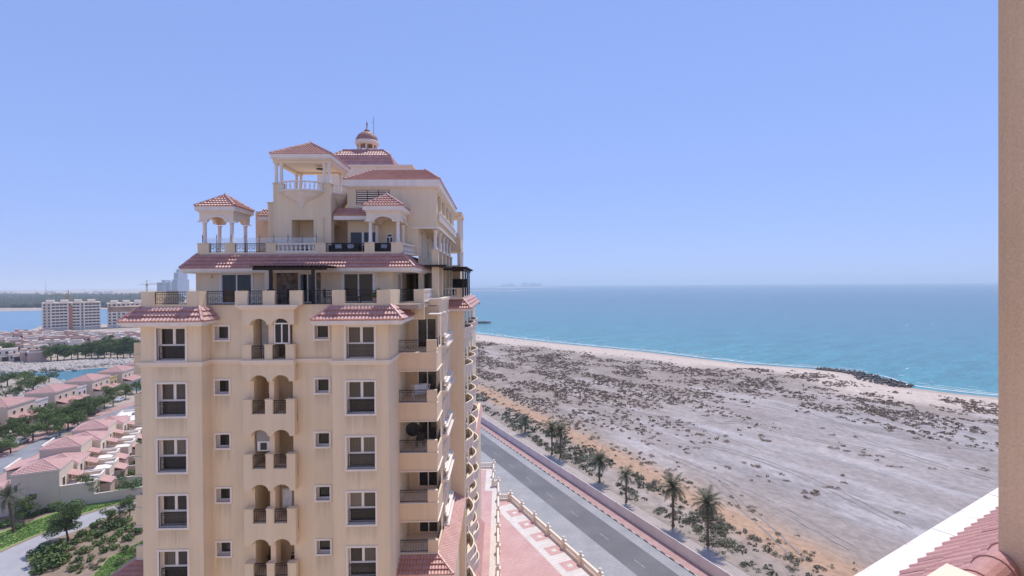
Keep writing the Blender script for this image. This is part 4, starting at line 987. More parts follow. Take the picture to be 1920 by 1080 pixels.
# balustrades with ball-topped posts
post_me = MB().box(-.3, .3, -.3, .3, 0, 1.05).box(-.37, .37, -.37, .37, 1.051, 1.15).box(-.36, .36, -.36, .36, -.001, .15).mesh('post', M['cream'])
ball_me = MB().lathe(0, 0, [(.14, 1.15), (.1, 1.22), (.24, 1.36), (.28, 1.5), (.2, 1.66), (.06, 1.72), (0, 1.78)], 10).mesh('finial', M['white'], smooth=True)
def plaza_bal(label, pts, step):
    t = thing('plaza_balustrade', label, 'balustrade', pts[0], 0, 'cream balustrades round the raised plaza'); o0 = pts[0]
    for i in range(len(pts) - 1):
        p, q = pts[i], pts[i + 1]; L = (q - p).length; n = max(1, round(L / step)); rz = math.atan2((q - p).y, (q - p).x)
        for j in range(n + (1 if i == len(pts) - 2 else 0)):
            c = p + (q - p) * (j / n); a = link('post', post_me, t); a.location = c - o0; a.rotation_euler = (0, 0, rz); link('finial', ball_me, a)
        d = (q - p).normalized(); r = MB(); up = Vector((0, 0, 1))
        a, b = p - o0, q - o0
        r.bar(a + up * .92, b + up * .92, .3, .14); r.bar(a + up * .1, b + up * .1, .3, .2); r.build('rail', M['cream'], t)
        bs = MB(); k = int(L / .3)
        for j in range(k):
            c = a + (b - a) * ((j + .5) / k); bs.lathe(c.x, c.y, [(.07, .2), (.05, .3), (.1, .48), (.045, .72), (.07, .85)], 5)
        bs.build('balusters', M['cream'], t, kind='stuff')
plaza_bal('cream balustrade with ball posts running along the street edge of the plaza', [plz(on_line(we), we), st(35, 37.1, 4)], 4.6)
plaza_bal('cream balustrade with ball posts stepping round the far end of the terrace', [plz(-14, 104), plz(-1.5, 104), plz(-1.5, 94.3), plz(-.5, 94.3), plz(-.5, we), plz(on_line(we), we)], 5.5)
plaza_bal('thin cream balustrade between the red walkway and the patterned plaza', [plz(-.5, we - .3), plz(-.5, 48)], 5.5)

# ------------------------------------------------------------------ foliage builders
M['leaf'] = mat('tree_leaf', (.075, .125, .034), .8, (.17, .225, .075), .9, 3, (1, 1, 1), .35, .65, 0, 30, .25, rnd=.25)
M['leaf_dark'] = mat('dark_tree_leaf', (.058, .10, .036), .8, (.13, .185, .068), .9, 3, (1, 1, 1), .35, .65, 0, 30, .25, rnd=.2)
M['leaf_dry'] = mat('dry_scrub', (.26, .185, .135), .9, (.38, .285, .215), 1.2, 3, (1, 1, 1), .35, .65, 0, 30, .1, rnd=.25)
M['leaf_grey'] = mat('grey_green_scrub', (.13, .135, .09), .9, (.22, .21, .155), 1.0, 3, (1, 1, 1), .35, .65, 0, 30, .1, rnd=.25)
M['palm_leaf'] = mat('palm_leaf', (.055, .07, .035), .7, (.12, .13, .075), 2, 3, (1, 1, 1), .35, .65, 0, 30, .3, rnd=.15)
M['bark'] = mat('bark', (.09, .065, .045), .95, (.16, .12, .09), 6, 5, (1, 1, .3), .3, .7, .4, 20, .1)
M['palm_bark'] = mat('palm_bark', (.10, .07, .05), .95, (.19, .14, .105), 3, 4, (.4, .4, 4), .35, .65, .5, 12, .1)

def leaf_cloud(n, blobs, size, seed, upbias=.2):
    """n leaf quads spread through a set of (centre, radii) clumps, denser towards their shells"""
    r = np.random.default_rng(seed); ws = np.array([b[1][0] * b[1][1] for b in blobs]); ws = ws / ws.sum()
    idx = r.choice(len(blobs), n, p=ws); c = np.array([b[0] for b in blobs])[idx]; rad = np.array([b[1] for b in blobs])[idx]
    d = r.normal(size=(n, 3)); d /= np.linalg.norm(d, axis=1)[:, None]; rr = r.uniform(.45, 1.08, n) ** .6
    p = c + d * rad * rr[:, None]
    a = r.normal(size=(n, 3)); a /= np.linalg.norm(a, axis=1)[:, None]; nn = d * .8 + r.normal(size=(n, 3)) * .6 + np.array((0, 0, upbias)); b = np.cross(nn, a); b /= np.linalg.norm(b, axis=1)[:, None] + 1e-9
    a = np.cross(b, nn); a /= np.linalg.norm(a, axis=1)[:, None] + 1e-9
    s = size * r.uniform(.6, 1.3, n)[:, None]; l = s * r.uniform(.5, .8, (n, 1))
    V = np.stack([p - a * s, p - b * l, p + a * s, p + b * l], 1).reshape(-1, 3); Fq = np.arange(n * 4).reshape(n, 4)
    return V, Fq
def crown_mesh(name, seed, rad, h0, h1, n, size, mt, clumps=9):
    r = random.Random(seed); bl = []
    for i in range(clumps):
        a = r.uniform(0, 6.28); q = rad * math.sqrt(r.uniform(.02, .75)); z = r.uniform(h0, h1 - .3); k = r.uniform(.28, .5) * rad
        bl.append(((q * math.cos(a), q * math.sin(a), z), (k, k, k * r.uniform(.6, .9))))
    V, Fq = leaf_cloud(n, bl, size, seed); V[:, 2] = np.maximum(V[:, 2], .03)
    return np_mesh(name, V, Fq, M[mt]), bl
def trunk_mesh(bl, th, r0, seed):
    mb = MB(); r = random.Random(seed); top = Vector((r.uniform(-.2, .2), r.uniform(-.2, .2), th)); mb.tube((0, 0, -.05), top * .5, r0, r0 * .8, 7); mb.tube(top * .5, top, r0 * .8, r0 * .65, 7)
    for c, _ in bl: mb.tube(top, Vector(c) * .9 + top * .1, r0 * .4, r0 * .12, 5)
    return mb.mesh('trunk', M['bark'])
TREES = {}
def tree_kind(key, seed, rad, th, h1, n, size, mt, clumps=9):
    cm, bl = crown_mesh('crown', seed, rad, th, h1, n, size, mt, clumps); TREES[key] = (cm, trunk_mesh(bl, th, rad * .055 + .04, seed))
tree_kind('round', 3, 2.6, 2.0, 6.2, 5200, .12, 'leaf', 17); tree_kind('round2', 5, 2.4, 1.9, 5.2, 4200, .12, 'leaf', 15)
tree_kind('tall', 8, 2.4, 1.6, 7.4, 6000, .12, 'leaf_dark', 22); tree_kind('airy', 9, 2.3, 2.0, 5.4, 900, .15, 'leaf_dark', 9); tree_kind('flat', 12, 3.4, 2.4, 4.8, 4000, .14, 'leaf', 16)
def tree(key, p, sc_, label, group=None, name='tree', rz=None):
    t = thing(name, label, 'tree', p, random.uniform(0, 6.28) if rz is None else rz, group); t.scale = (sc_, sc_, sc_ * random.uniform(.92, 1.1))
    link('trunk', TREES[key][1], t); link('crown', TREES[key][0], t); return t
BUSH = {}
def bush_kind(key, seed, rad, h, n, size, mt, clumps=5):
    me, bl = crown_mesh('shrub', seed, rad, h * .25, h, n, size, mt, clumps); BUSH[key] = me
for i in range(3):
    bush_kind('g%d' % i, 30 + i, 1.0, .95, 420, .12, 'leaf' if i < 2 else 'leaf_dark'); bush_kind('d%d' % i, 40 + i, 1.0, .75, 260, .10, 'leaf_dry', 6); bush_kind('y%d' % i, 50 + i, 1.0, .8, 280, .10, 'leaf_grey', 6)

# date palms along the sandy track
def frond_mesh(seed, L=2.7, droop=1.0):
    mb = MB(); r = random.Random(seed); N3 = 15; P = []
    for i in range(N3 + 1):
        f = i / N3; P.append(Vector((L * (f - .18 * f * f * droop), 0, L * (.36 * f - .62 * droop * f * f))))
    for i in range(N3):
        w_ = .035 * (1 - i / N3) + .008; mb.bar(P[i], P[i + 1], w_ * 2, w_)
    for i in range(2, N3 + 1):
        for s in (-1, 1):
            for k in range(2):
                f = (i - k * .5) / N3; b = P[i] if not k else (P[i] + P[i - 1]) / 2; ln = .62 * math.sin(math.pi * min(1, .12 + f * .86)) + .12; d = (P[i] - P[i - 1]).normalized()
                tip = b + d * ln * .62 + Vector((0, s * ln * .74, ln * r.uniform(-.28, .12))); wv = d * .032
                mb.poly([b - wv, b + wv, tip + wv * .2, tip - wv * .2])
    return mb.mesh('frond', M['palm_leaf'])
FR = [frond_mesh(1, 3.1, .6), frond_mesh(2, 3.1, .9), frond_mesh(3, 2.8, 1.3)]
def palm_trunk(h):
    prof = [(.34, -.1), (.25, .35)]
    for i in range(int(h / .28)): z = .35 + i * .28; prof += [(.19 + (.03 if i % 2 else 0), z), (.215 - .02 * (i % 2), z + .2)]
    prof += [(.26, h - .35), (.30, h - .05), (.1, h + .15)]
    return MB().lathe(0, 0, prof, 9).mesh('trunk', M['palm_bark'])
PT = {}
def palm(p, h, label, sc_=1, lean=0, n=44, group='date palms along the sandy track', name='palm_tree'):
    t = thing(name, label, 'palm tree', p, random.uniform(0, 6.28), group); t.scale = (sc_,) * 3; t.rotation_euler[0] = lean
    k = round(h, 1); PT.setdefault(k, palm_trunk(h)); link('trunk', PT[k], t); r = random.Random(int(h * 100 + p[0]))
    for i in range(n):
        f = i / n; o = link('frond', FR[0 if f < .35 else (1 if f < .75 else 2)], t); o.location = (0, 0, h + .05 - .25 * f)
        o.rotation_euler = (0, R(-50 + 88 * f + r.uniform(-8, 8)), i * 2.39996 + r.uniform(-.2, .2)); g = r.uniform(.85, 1.1); o.scale = (g, g, g)
for x, y, h, lab in ((1035, 851, 6.3, 'left one of the two date palms growing close together by the track'), (1051, 858, 6.5, 'right one of the two date palms growing close together by the track'),
                     (1124, 904, 4.6, 'shorter date palm with yellowish hanging fronds beside the sandy track'), (1174, 941, 6.3, 'slim date palm with a sparse small crown'),
                     (1262, 986, 6.7, 'tall full-crowned date palm beyond the concrete wall, second from the front'), (1327, 1022, 6.8, 'nearest tall date palm with a wide full crown and dark trunk'),
                     (985, 812, 3.4, 'small far date palm half hidden in the scrub')):
    q = gr(x, y, .1); palm((q.x, q.y, .1), h, lab, n=30 if 'sparse' in lab or 'small far' in lab else 46, sc_=.8 if 'sparse' in lab else 1)

# ------------------------------------------------------------------ scrub
cand = []
def scatter(n, s0, s1, t0, t1, dens, smin, smax, kind):
    s = rng.uniform(s0, s1, n); t = rng.uniform(t0, t1, n); d = dens(s, t); k = rng.random(n) < d; s, t = s[k], t[k]
    z = dune_z(s, t); sz = rng.uniform(smin, smax, len(s)) * (1 + .5 * (rng.random(len(s)) < .12))
    for a, b, c, e in zip(s, t, z, sz): cand.append((a, b, c, e, kind))
cl = lambda s, t: np.clip((nfbm(s / 11, t / 8, 3, 61) - .40) * 4.2, 0, 1)
scatter(3600, -20, 330, 61.6, 71, lambda s, t: np.clip((nfbm(s / 9, t / 3, 3, 77) - .38) * 4, 0, 1) * np.clip(1.25 - abs(t - 65.5) / 5.5, 0, 1), .4, 1.15, 'b')
scatter(520, -15, 72, 62.4, 69.5, lambda s, t: np.clip((nfbm(s / 7, t / 3, 3, 177) - .30) * 4, 0, 1), .35, 1.0, 'b')
scatter(420, -20, 300, 69, 78, lambda s, t: .8 + 0 * s, .25, .75, 'o')
inn = lambda s, t: np.clip((shore(s) - 34 - t) / 14, 0, 1)
scatter(46000, 95, 445, 76, 215, lambda s, t: cl(s, t) * inn(s, t) * np.clip((s - 95) / 70, .06, 1) * np.clip((215 - t) / 40, 0, 1), .25, .85, 'd')
scatter(13000, 20, 170, 150, 228, lambda s, t: np.clip((nfbm(s / 9, t / 7, 3, 91) - .42) * 4, 0, 1) * np.clip((t - 152) / 20, 0, 1) * np.clip((shore(s) - 16 - t) / 12, 0, 1), .3, .8, 'd')
scatter(1500, -10, 150, 76, 165, lambda s, t: np.clip((nfbm(s / 8, t / 5, 2, 19) - .50) * 4, 0, 1) * np.clip(1.3 - (t - 76) / 75, 0, 1) * np.clip(.35 + (s - 30) / 90, .3, 1), .35, .95, 'f')
scatter(420, 200, 430, 140, 230, lambda s, t: np.clip((shore(s) - 12 - t) / 6, 0, 1) * np.clip((nfbm(s / 6, t / 5, 2, 29) - .5) * 4, 0, 1), .3, .7, 'd')
for (x0, y0), (x1, y1), n in (((1590, 760), (1795, 838), 60), ((1545, 768), (1760, 832), 42), ((1640, 752), (1800, 800), 30)):
    a, b = gr(x0, y0), gr(x1, y1)
    for i in range(n):
        p = a + (b - a) * random.random(); s, t = p.dot(RD), p.dot(RN) + random.gauss(0, .5); cand.append((s, t, float(dune_z(np.array([s]), np.array([t]))[0]), random.uniform(.4, .8), 'd'))
def vis(c):
    p = st(c[0], c[1]); 
    if p.y < 5: return 0
    x = 960 + F * p.x / p.y; y = 534 + F * H / p.y
    return 0 if (x > 1880 or x < 880 or y > 1085) else c[3] / p.y
cand.sort(key=lambda c: -vis(c))
LAB = {'b': ('grey green bush in the dense belt beside the sandy track', 'bushes in the belt beside the track'), 'o': ('small yellow green bush on the orange sand strip', 'bushes on the orange sand'),
       'd': ('low dry brown scrub bush on the dunes', 'scrub on the dunes'), 'f': ('lone dark scrub clump on the bare pale flat', 'scrub clumps on the bare flat')}
seen = {}; pick = [c for c in cand[:700] if c[4] == 'f'][:60] + [c for c in cand[:900] if c[4] == 'o'][:40] + [c for c in cand[:500] if c[4] == 'b'][:70] + [c for c in cand[:1200] if c[4] == 'd'][:60]
pid = {id(c) for c in pick}; pick.sort(key=lambda c: math.hypot(*st(c[0], c[1])[:2])); cand = pick + [c for c in cand if id(c) not in pid]; NP = len(pick)
for i, (s, t, z, e, k) in enumerate(cand[:NP]):
    o = link('desert_shrub', BUSH[('y' if k in 'bo' else 'd') + str(i % 3)]); o.location = st(s, t, z - .05); o.rotation_euler = (0, 0, random.uniform(0, 6.28)); o.scale = (e, e, e * random.uniform(.5, .8))
    seen[k] = seen.get(k, -1) + 1; tag(o, LAB[k][0] + ', ' + ordinal(seen[k]) + ' nearest', 'bush', LAB[k][1])
for kinds, mt, nm in (('b', 'leaf_grey', 'scrub'), ('dof', 'leaf_dry', 'scrub')):
    rest = np.array([(c[0], c[1], c[2], c[3]) for c in cand[NP:] if c[4] in kinds])
    if not len(rest): continue
    n = len(rest); q = 13; r = rng
    c = np.stack([RN.x * rest[:, 1] + RD.x * rest[:, 0], RN.y * rest[:, 1] + RD.y * rest[:, 0], rest[:, 2]], 1).repeat(q, 0); e = rest[:, 3].repeat(q)
    d = r.normal(size=(n * q, 3)); d /= np.linalg.norm(d, axis=1)[:, None]; d[:, 2] = abs(d[:, 2]); p = c + d * e[:, None] * np.array((.85, .85, .5)) * r.uniform(.55, 1, (n * q, 1))
    a = r.normal(size=(n * q, 3)); a /= np.linalg.norm(a, axis=1)[:, None]; b = np.cross(d + .5 * r.normal(size=(n * q, 3)), a); b /= np.linalg.norm(b, axis=1)[:, None]
    sz = (e * .30 * r.uniform(.6, 1.3, n * q))[:, None]
    V = np.stack([p - a * sz, p - b * sz, p + a * sz, p + b * sz], 1).reshape(-1, 3)
    link(nm, np_mesh(nm, V, np.arange(n * q * 4).reshape(-1, 4), M[mt]), None, 'stuff')
print('SCRUB', len(cand))
# rocks: groynes, headland, lagoon banks
def rocks(name, pts, size, mt, seed, label=None):
    r = np.random.default_rng(seed); n = len(pts); pts = np.array(pts); base = np.array([(1, 0, 0), (-1, 0, 0), (0, 1, 0), (0, -1, 0), (0, 0, 1), (0, 0, -1)], float); tri = np.array([(0, 2, 4), (2, 1, 4), (1, 3, 4), (3, 0, 4), (2, 0, 5), (1, 2, 5), (3, 1, 5), (0, 3, 5)])
    sz = size * r.uniform(.5, 1.4, (n, 1, 1)); v = base[None] * r.uniform(.6, 1.1, (n, 6, 1)) * sz * np.array((1, 1, .75)); ang = r.uniform(0, 6.28, n); c, s = np.cos(ang)[:, None], np.sin(ang)[:, None]
    v = np.stack([v[..., 0] * c - v[..., 1] * s, v[..., 0] * s + v[..., 1] * c, v[..., 2]], -1) + pts[:, None]
    f = (tri[None] + (np.arange(n) * 6)[:, None, None]).reshape(-1, 3)
    return link(name, np_mesh(name, v.reshape(-1, 3), f, M[mt]), None, 'stuff')
def line_pts(a, b, n, wd, zz=.3):
    return [tuple(a + (b - a) * random.random() + Vector((random.gauss(0, wd), random.gauss(0, wd), random.uniform(-.3, zz)))) for _ in range(n)]
rocks('rocks', line_pts(gr(840, 605.5), gr(918, 604.5), 300, 2, .8), 1.3, 'rock_dark', 5)
rocks('rocks', line_pts(gr(850, 571), gr(897, 569), 200, 4, 1.2), 2.0, 'rock_dark', 6)
hp = []
for i in range(420):
    s = random.uniform(114, 158); k = math.exp(-((s - 130) / 13) ** 2); hp.append(tuple(st(s, float(shore(s)) + random.uniform(-2 - 9 * k, 4 + 2 * k), random.uniform(-.4, .2 + .5 * k))))
rocks('rocks', hp, .8, 'rock_dark', 7)
# ------------------------------------------------------------------ left: gardens, townhouses, lagoon village
M['villa'] = mat('villa_wall', (.66, .54, .42), .9, (.72, .60, .48), .5, 5, (1, 1, .3), .3, .7, 0, 8, .15, rnd=.05)
M['villa_pale'] = mat('pale_villa_wall', (.68, .58, .48), .9, (.74, .64, .54), .5, 5, (1, 1, .3), .3, .7, 0, 8, .15, rnd=.06)
M['villa_pink'] = mat('pink_villa_wall', (.55, .37, .30), .9, (.60, .43, .36), .5, 5, (1, 1, .3), .3, .7, 0, 8, .15, rnd=.08)
M['villa_yellow'] = mat('yellow_villa_wall', (.52, .37, .16), .9, (.57, .42, .20), .5, 5)
M['villa_lav'] = mat('grey_villa_wall', (.58, .53, .51), .9, (.63, .58, .56), .5, 5)
M['carpaint'] = mat('car_paint', (.55, .55, .56), .3, spec=.6, rnd=.3)
M['carpaint_dark'] = mat('dark_car_paint', (.03, .03, .035), .3, spec=.6)
M['tyre'] = mat('tyre', (.02, .02, .02), .8)

px_sheet('garden_soil', [(-40, 1110), (-40, 850), (120, 795), (330, 740), (330, 1110)], .0, 'soil')
px_sheet('lane', [(-60, 890), (90, 817), (160, 791), (360, 722), (360, 735), (200, 784), (125, 812), (70, 850), (-60, 925)], .008, 'asphalt_old')
px_sheet('lane_pavement', [(-60, 926), (70, 851), (125, 813), (125, 822), (75, 866), (-60, 960)], .012, 'pink_paver')
px_sheet('lane_pavement', [(-60, 889), (90, 816), (160, 790), (300, 742), (300, 736), (155, 783), (80, 808), (-60, 866)], .012, 'pink_paver')
px_sheet('path', [(-20, 1046), (60, 1010), (100, 995), (150, 968), (215, 949), (330, 918), (330, 932), (215, 962), (165, 987), (85, 1016), (52, 1048), (62, 1080), (75, 1120), (-20, 1120)], .016, 'path')
px_sheet('path', [(205, 815), (238, 800), (250, 786), (280, 770), (330, 760), (330, 800), (262, 815), (215, 838), (195, 838)], .012, 'path')
px_sheet('lawn', [(-20, 1042), (-20, 1004), (30, 988), (90, 966), (180, 934), (330, 870), (330, 914), (215, 946), (148, 965), (98, 992), (58, 1007)], .008, 'grass')
px_sheet('lawn', [(160, 1095), (205, 1045), (330, 985), (330, 1110), (150, 1115)], .006, 'grass')
px_sheet('lawn', [(212, 822), (205, 806), (245, 788), (240, 800)], .016, 'grass')
px_sheet('lawn', [(238, 790), (330, 748), (330, 760), (245, 797)], .016, 'grass')
px_sheet('island', [(-200, 706), (0, 705), (70, 705), (104, 710), (115, 716), (60, 745), (0, 772), (-200, 850)], .012, 'desert')
px_sheet('village_ground', [(-300, 690), (-300, 642), (400, 628), (400, 672), (100, 684)], .0, 'desert')

def lawn_tufts(name, px, n, seed):
    """short grass blades so the lawn edge and surface are not flat"""
    P = [gr(x, y) for x, y in px]; xs = [p.x for p in P]; ys = [p.y for p in P]; r = np.random.default_rng(seed)
    def inside(x, y):
        c = False; j = len(P) - 1
        for i in range(len(P)):
            if (P[i].y > y) != (P[j].y > y) and x < (P[j].x - P[i].x) * (y - P[i].y) / (P[j].y - P[i].y) + P[i].x: c = not c
            j = i
        return c
    V = []
    while len(V) < n * 3:
        x, y = r.uniform(min(xs), max(xs)), r.uniform(min(ys), max(ys))
        if not inside(x, y): continue
        a = r.uniform(0, 6.28); d = .16; V += [(x - d * math.cos(a), y - d * math.sin(a), .02), (x + d * math.cos(a), y + d * math.sin(a), .02), (x + r.normal() * .05, y + r.normal() * .05, .02 + r.uniform(.05, .14))]
    link(name, np_mesh(name, V, np.arange(n * 3).reshape(n, 3), M['grass']), None, 'stuff')
lawn_tufts('grass', [(-10, 1035), (-10, 1004), (90, 968), (180, 936), (270, 898), (270, 926), (215, 945), (148, 964), (98, 991), (58, 1006)], 9000, 4)
lawn_tufts('grass', [(170, 1085), (205, 1047), (270, 1012), (280, 1090)], 5000, 5)

def win(parent, c, w_, h, face, mt='glass_dark', fr=True):
    """small framed window on a wall; face = outward unit vector in the parent's space"""
    n = Vector(face); e = Vector((0, 0, 1)).cross(n); up = Vector((0, 0, 1)); c = Vector(c)
    def slab(a0, a1, b0, b1, d0, d1, mat_, nm, par):
        mb = MB(); P = lambda a, b, d: tuple(c + e * a + up * b + n * d)
        mb.v = [P(a0, b0, d0), P(a1, b0, d0), P(a1, b1, d0), P(a0, b1, d0), P(a0, b0, d1), P(a1, b0, d1), P(a1, b1, d1), P(a0, b1, d1)]
        mb.f = [(3, 2, 1, 0), (4, 5, 6, 7), (0, 1, 5, 4), (1, 2, 6, 5), (2, 3, 7, 6), (3, 0, 4, 7)]; return mb.build(nm, M[mat_], par)
    o = slab(-w_ / 2 - .09, w_ / 2 + .09, -.09, h + .09, .002, .07, 'white' if fr else 'villa', 'window', parent)
    slab(-w_ / 2, w_ / 2, 0, h, .0705, .085, mt, 'pane', o); return o

def vroof(parent, x0, x1, y0, y1, z0, pitch, name='roof', over=.45, ridge=None, sides='fblr'):
    """pink tiled hip roof with its own fascia"""
    x0 -= over; x1 += over; y0 -= over; y1 += over; L = min(x1 - x0, y1 - y0) / 2; z1 = z0 + L * pitch
    if x1 - x0 > y1 - y0: r = (x0 + L, x1 - L, (y0 + y1) / 2 - .01, (y0 + y1) / 2 + .01)
    else: r = ((x0 + x1) / 2 - .01, (x0 + x1) / 2 + .01, y0 + L, y1 - L)
    return hip_roof(parent, x0, x1, y0, y1, z0, *r, z1, .18, tmat='tile_pink', course=.5, pitch=.5, sides=sides, name=name, fmat='white')
def lean_roof(parent, x0, x1, y0, y1, z0, z1, hi='x0', name='porch_roof'):
    """single slope; hi names the side that is high"""
    c = [(x0, y0), (x1, y0), (x1, y1), (x0, y1)]; order = {'x0': (1, 2, 3, 0), 'x1': (3, 0, 1, 2), 'y1': (0, 1, 2, 3), 'y0': (2, 3, 0, 1)}[hi]
    P = [(*c[order[0]], z0), (*c[order[1]], z0), (*c[order[2]], z1), (*c[order[3]], z1)]
    mb = MB(); tile_slope(mb, *P, course=.5, pitch=.5); mb.poly([(x, y, z - .12) for x, y, z in P])
    for i in range(4):
        a, b = P[i], P[(i + 1) % 4]; mb.poly([(a[0], a[1], a[2] - .12), (b[0], b[1], b[2] - .12), b, a])
    return mb.build(name, M['tile_pink'], parent)

# terrace of townhouses this side of the lane (local x = toward the garden (+t), y = along the row (+s))
def townhouse(i, s, t, label, dep=6.9, wid=7.4, h=6.3, wallm='villa', low=True):
    th = thing('townhouse', label, 'house', st(s, t), math.atan2(RN.y, RN.x), 'pink roofed townhouses in the terrace beside the gardens')
    b = MB().box(0, dep, 0, wid, -.1, h); o = b.build('wall', M[wallm], th)
    vroof(th, 0, dep, 0, wid, h + .2, .38, over=.12)
    # stepped roof terrace and lower rooms on the garden side
    b = MB().box(dep + .002, dep + 5.2, .15, wid - .15, -.1, 3.3); b.box(dep + 4.95, dep + 5.2, .151, wid - .151, 3.301, 4.2); b.box(dep + .003, dep + 4.949, .15, .38, 3.301, 4.25); b.box(dep + .003, dep + 4.949, wid - .38, wid - .15, 3.301, 4.25)
    b.build('terrace_block', M['villa'], th)
    MB().box(dep + .02, dep + 4.94, .40, wid - .40, 3.302, 3.34).build('terrace_floor', M['white'], th)
    c = MB(); c.box(dep + 4.9, dep + 5.25, .1, wid - .1, 4.201, 4.28); c.box(dep + .003, dep + 4.899, .1, .43, 4.251, 4.32); c.box(dep + .003, dep + 4.899, wid - .43, wid - .1, 4.251, 4.32); c.build('coping', M['white'], th)
    for k in range(3): MB().box(dep + 4.6 - k * .5, dep + 5.3, wid * .3 + k * .6, wid * .3 + .5 + k * .6, 4.3, 4.8 - .12 * k).build('merlon', M['white'], th)
    lean_roof(th, dep + 5.2, dep + 7.0, wid * .5, wid - .3, 2.5, 3.2, 'x0')
    lean_roof(th, dep + .01, dep + 2.0, wid * .55, wid - .4, 4.6, 5.3, 'x0')
    MB().box(dep + 5.201, dep + 6.8, wid * .5 + .1, wid - .4, 0, 2.45).build('porch', M['villa_pink'], th)
    win(th, (dep, wid * .28, 3.75), 1.1, 1.7, (1, 0, 0)); win(th, (dep + 5.2, wid * .25, .9), 1.3, 1.4, (1, 0, 0)); win(th, (dep, wid * .7, 4.0), .9, 1.2, (1, 0, 0))
    if i == 0: win(th, (3.1, 0, 2.6), 1.0, 1.0, (0, -1, 0)); win(th, (.7, 0, 4.3), .5, 1.3, (0, -1, 0))
    else: win(th, (1.4, 0, 3.6), .7, 1.5, (0, -1, 0))
    # lower room and shed roof toward the lane
    if low:
        MB().box(-5.4, -.002, .4, wid - .4, -.1, 3.9).build('side_block', M[wallm], th); lean_roof(th, -5.8, -.01, .2, wid - .2, 4.0, 5.3, 'x1', 'side_roof')
        MB().box(-5.8, -5.4, .1, wid - .1, 4.0, 4.7).build('parapet', M['white'], th); win(th, (-3, .4, 1.2), 1.0, 1.2, (0, -1, 0))
    # garden walls
    g = MB(); g.box(dep + 5.21, dep + 14.5, -.1, .1, 0, 1.9); g.box(dep + 14.3, dep + 14.5, .101, wid - .101, 0, 1.6)
    g.build('garden_wall', M['villa'], th); g = MB().box(dep + 5.21, dep + 14.55, -.14, .14, 1.901, 1.97).box(dep + 13.26, dep + 14.54, .141, wid - .141, 1.601, 1.67); g.build('coping', M['white'], th)
    return th
TL = ['nearest pink roofed townhouse, with a bare end wall and one square window', 'second townhouse behind the bare end wall, its roof stepped up behind', 'third townhouse from the near end of the terrace', 'middle townhouse of the terrace with a stepped white roof terrace', 'fifth townhouse from the near end, roof half hidden by the next',
      'last pink roofed townhouse before the flat roofed white building']
for i, (s, t) in enumerate(((122.5, -44.5), (130.3, -44.0), (138.2, -45.6), (146.0, -44.2), (154.0, -44.8), (162.0, -43.6))): townhouse(i, s, t, TL[i], h=(7.3, 5.9, 7.5, 6.4, 7.3, 6.2)[i], low=i in (0, 2, 4))
fb = thing('flat_roofed_building', 'pale flat roofed single storey building at the far end of the townhouse terrace', 'building', st(170.5, -42), math.atan2(RN.y, RN.x))
MB().box(0, 7, 0, 15, -.1, 4.6).build('wall', M['villa_pale'], fb)
c = MB(); c.box(-.1, 7.1, -.1, .2, 4.601, 5.1); c.box(-.1, 7.1, 14.8, 15.1, 4.601, 5.1); c.box(-.1, .2, .201, 14.799, 4.601, 5.1); c.box(6.8, 7.1, .201, 14.799, 4.601, 5.1); c.build('parapet', M['white'], fb)
MB().box(.21, 6.79, .21, 14.79, 4.602, 4.63).build('roof', M['white'], fb)
for y in (2.5, 7.2, 12): win(fb, (7, y, 1.0), 2.2, 2.4, (1, 0, 0))
win(fb, (3.5, 0, 1.2), 2, 1.6, (0, -1, 0)); MB().box(1.5, 3.2, 4, 6, 4.63, 5.4).build('roof_unit', M['galv'], fb); MB().box(3.5, 5, 9, 10.5, 4.63, 5.2).build('roof_unit', M['galv'], fb)

# villas beyond the lane (front faces the lane: +x local)
B0 = gr(-10, 826); Bd = (gr(262, 722) - B0).normalized(); Bn = Vector((Bd.y, -Bd.x, 0))
def villa(i, d, label, wm, second):
    v = thing('villa', label, 'villa', B0 + Bd * d, math.atan2(Bn.y, Bn.x), 'pink roofed villas lining the far side of the lane')
    MB().box(-11, -2.4, 0, 11.5, -.1, 7.2).build('wall', M[wm], v); vroof(v, -11, -2.4, 0, 11.5, 7.4, .36, over=.25)
    MB().box(-2.399, .6, .8, 8.8, -.1, 3.2).build('porch', M['villa_pale' if i % 2 else wm], v); lean_roof(v, -2.39, 1.2, .5, 9.1, 3.3, 4.4, 'x0')
    MB().box(-9.5, -3.2, 11.501, 18.5, -.1, 5.9).box(-9.6, -9.3, 11.55, 18.6, 5.901, 6.4).box(-3.4, -3.1, 11.55, 18.6, 5.901, 6.4).build('wing', M[second], v); lean_roof(v, -9.2, -3.5, 11.6, 18.5, 5.95, 6.3, 'x0', 'wing_roof')
    MB().box(-3.199, -1.0, 12.2, 15.4, -.1, 3.0).build('entrance', M[wm], v); vroof(v, -3.1, -1.0, 12.2, 15.4, 3.1, .5, 'entrance_roof', .3)
    for y in (2.6, 6.2): win(v, (.6, y + .4, .7), 1.5, 1.7, (1, 0, 0))
    for y in (2.5, 5.6, 9.6): win(v, (-2.4, y, 4.75), .9, 1.0, (1, 0, 0))
    win(v, (-3.2, 17.2, 2.2), .9, 2.4, (1, 0, 0)); win(v, (-3.2, 14.5, 3.7), .9, 1.0, (1, 0, 0)); win(v, (-2.4, 10.2, .6), 1.1, 2.0, (1, 0, 0))
    win(v, (-6.5, 0, 3.8), 1.1, 1.6, (0, -1, 0)); win(v, (-4.5, 0, .7), .9, 2.2, (0, -1, 0)); win(v, (-1.0, 12.8, .5), 1.0, 1.9, (1, 0, 0))
    MB().box(.9, 1.05, .5, 9.0, 0, 1.0).box(.86, 1.09, .45, 9.05, 1.001, 1.08).build('garden_wall', M['white'], v)
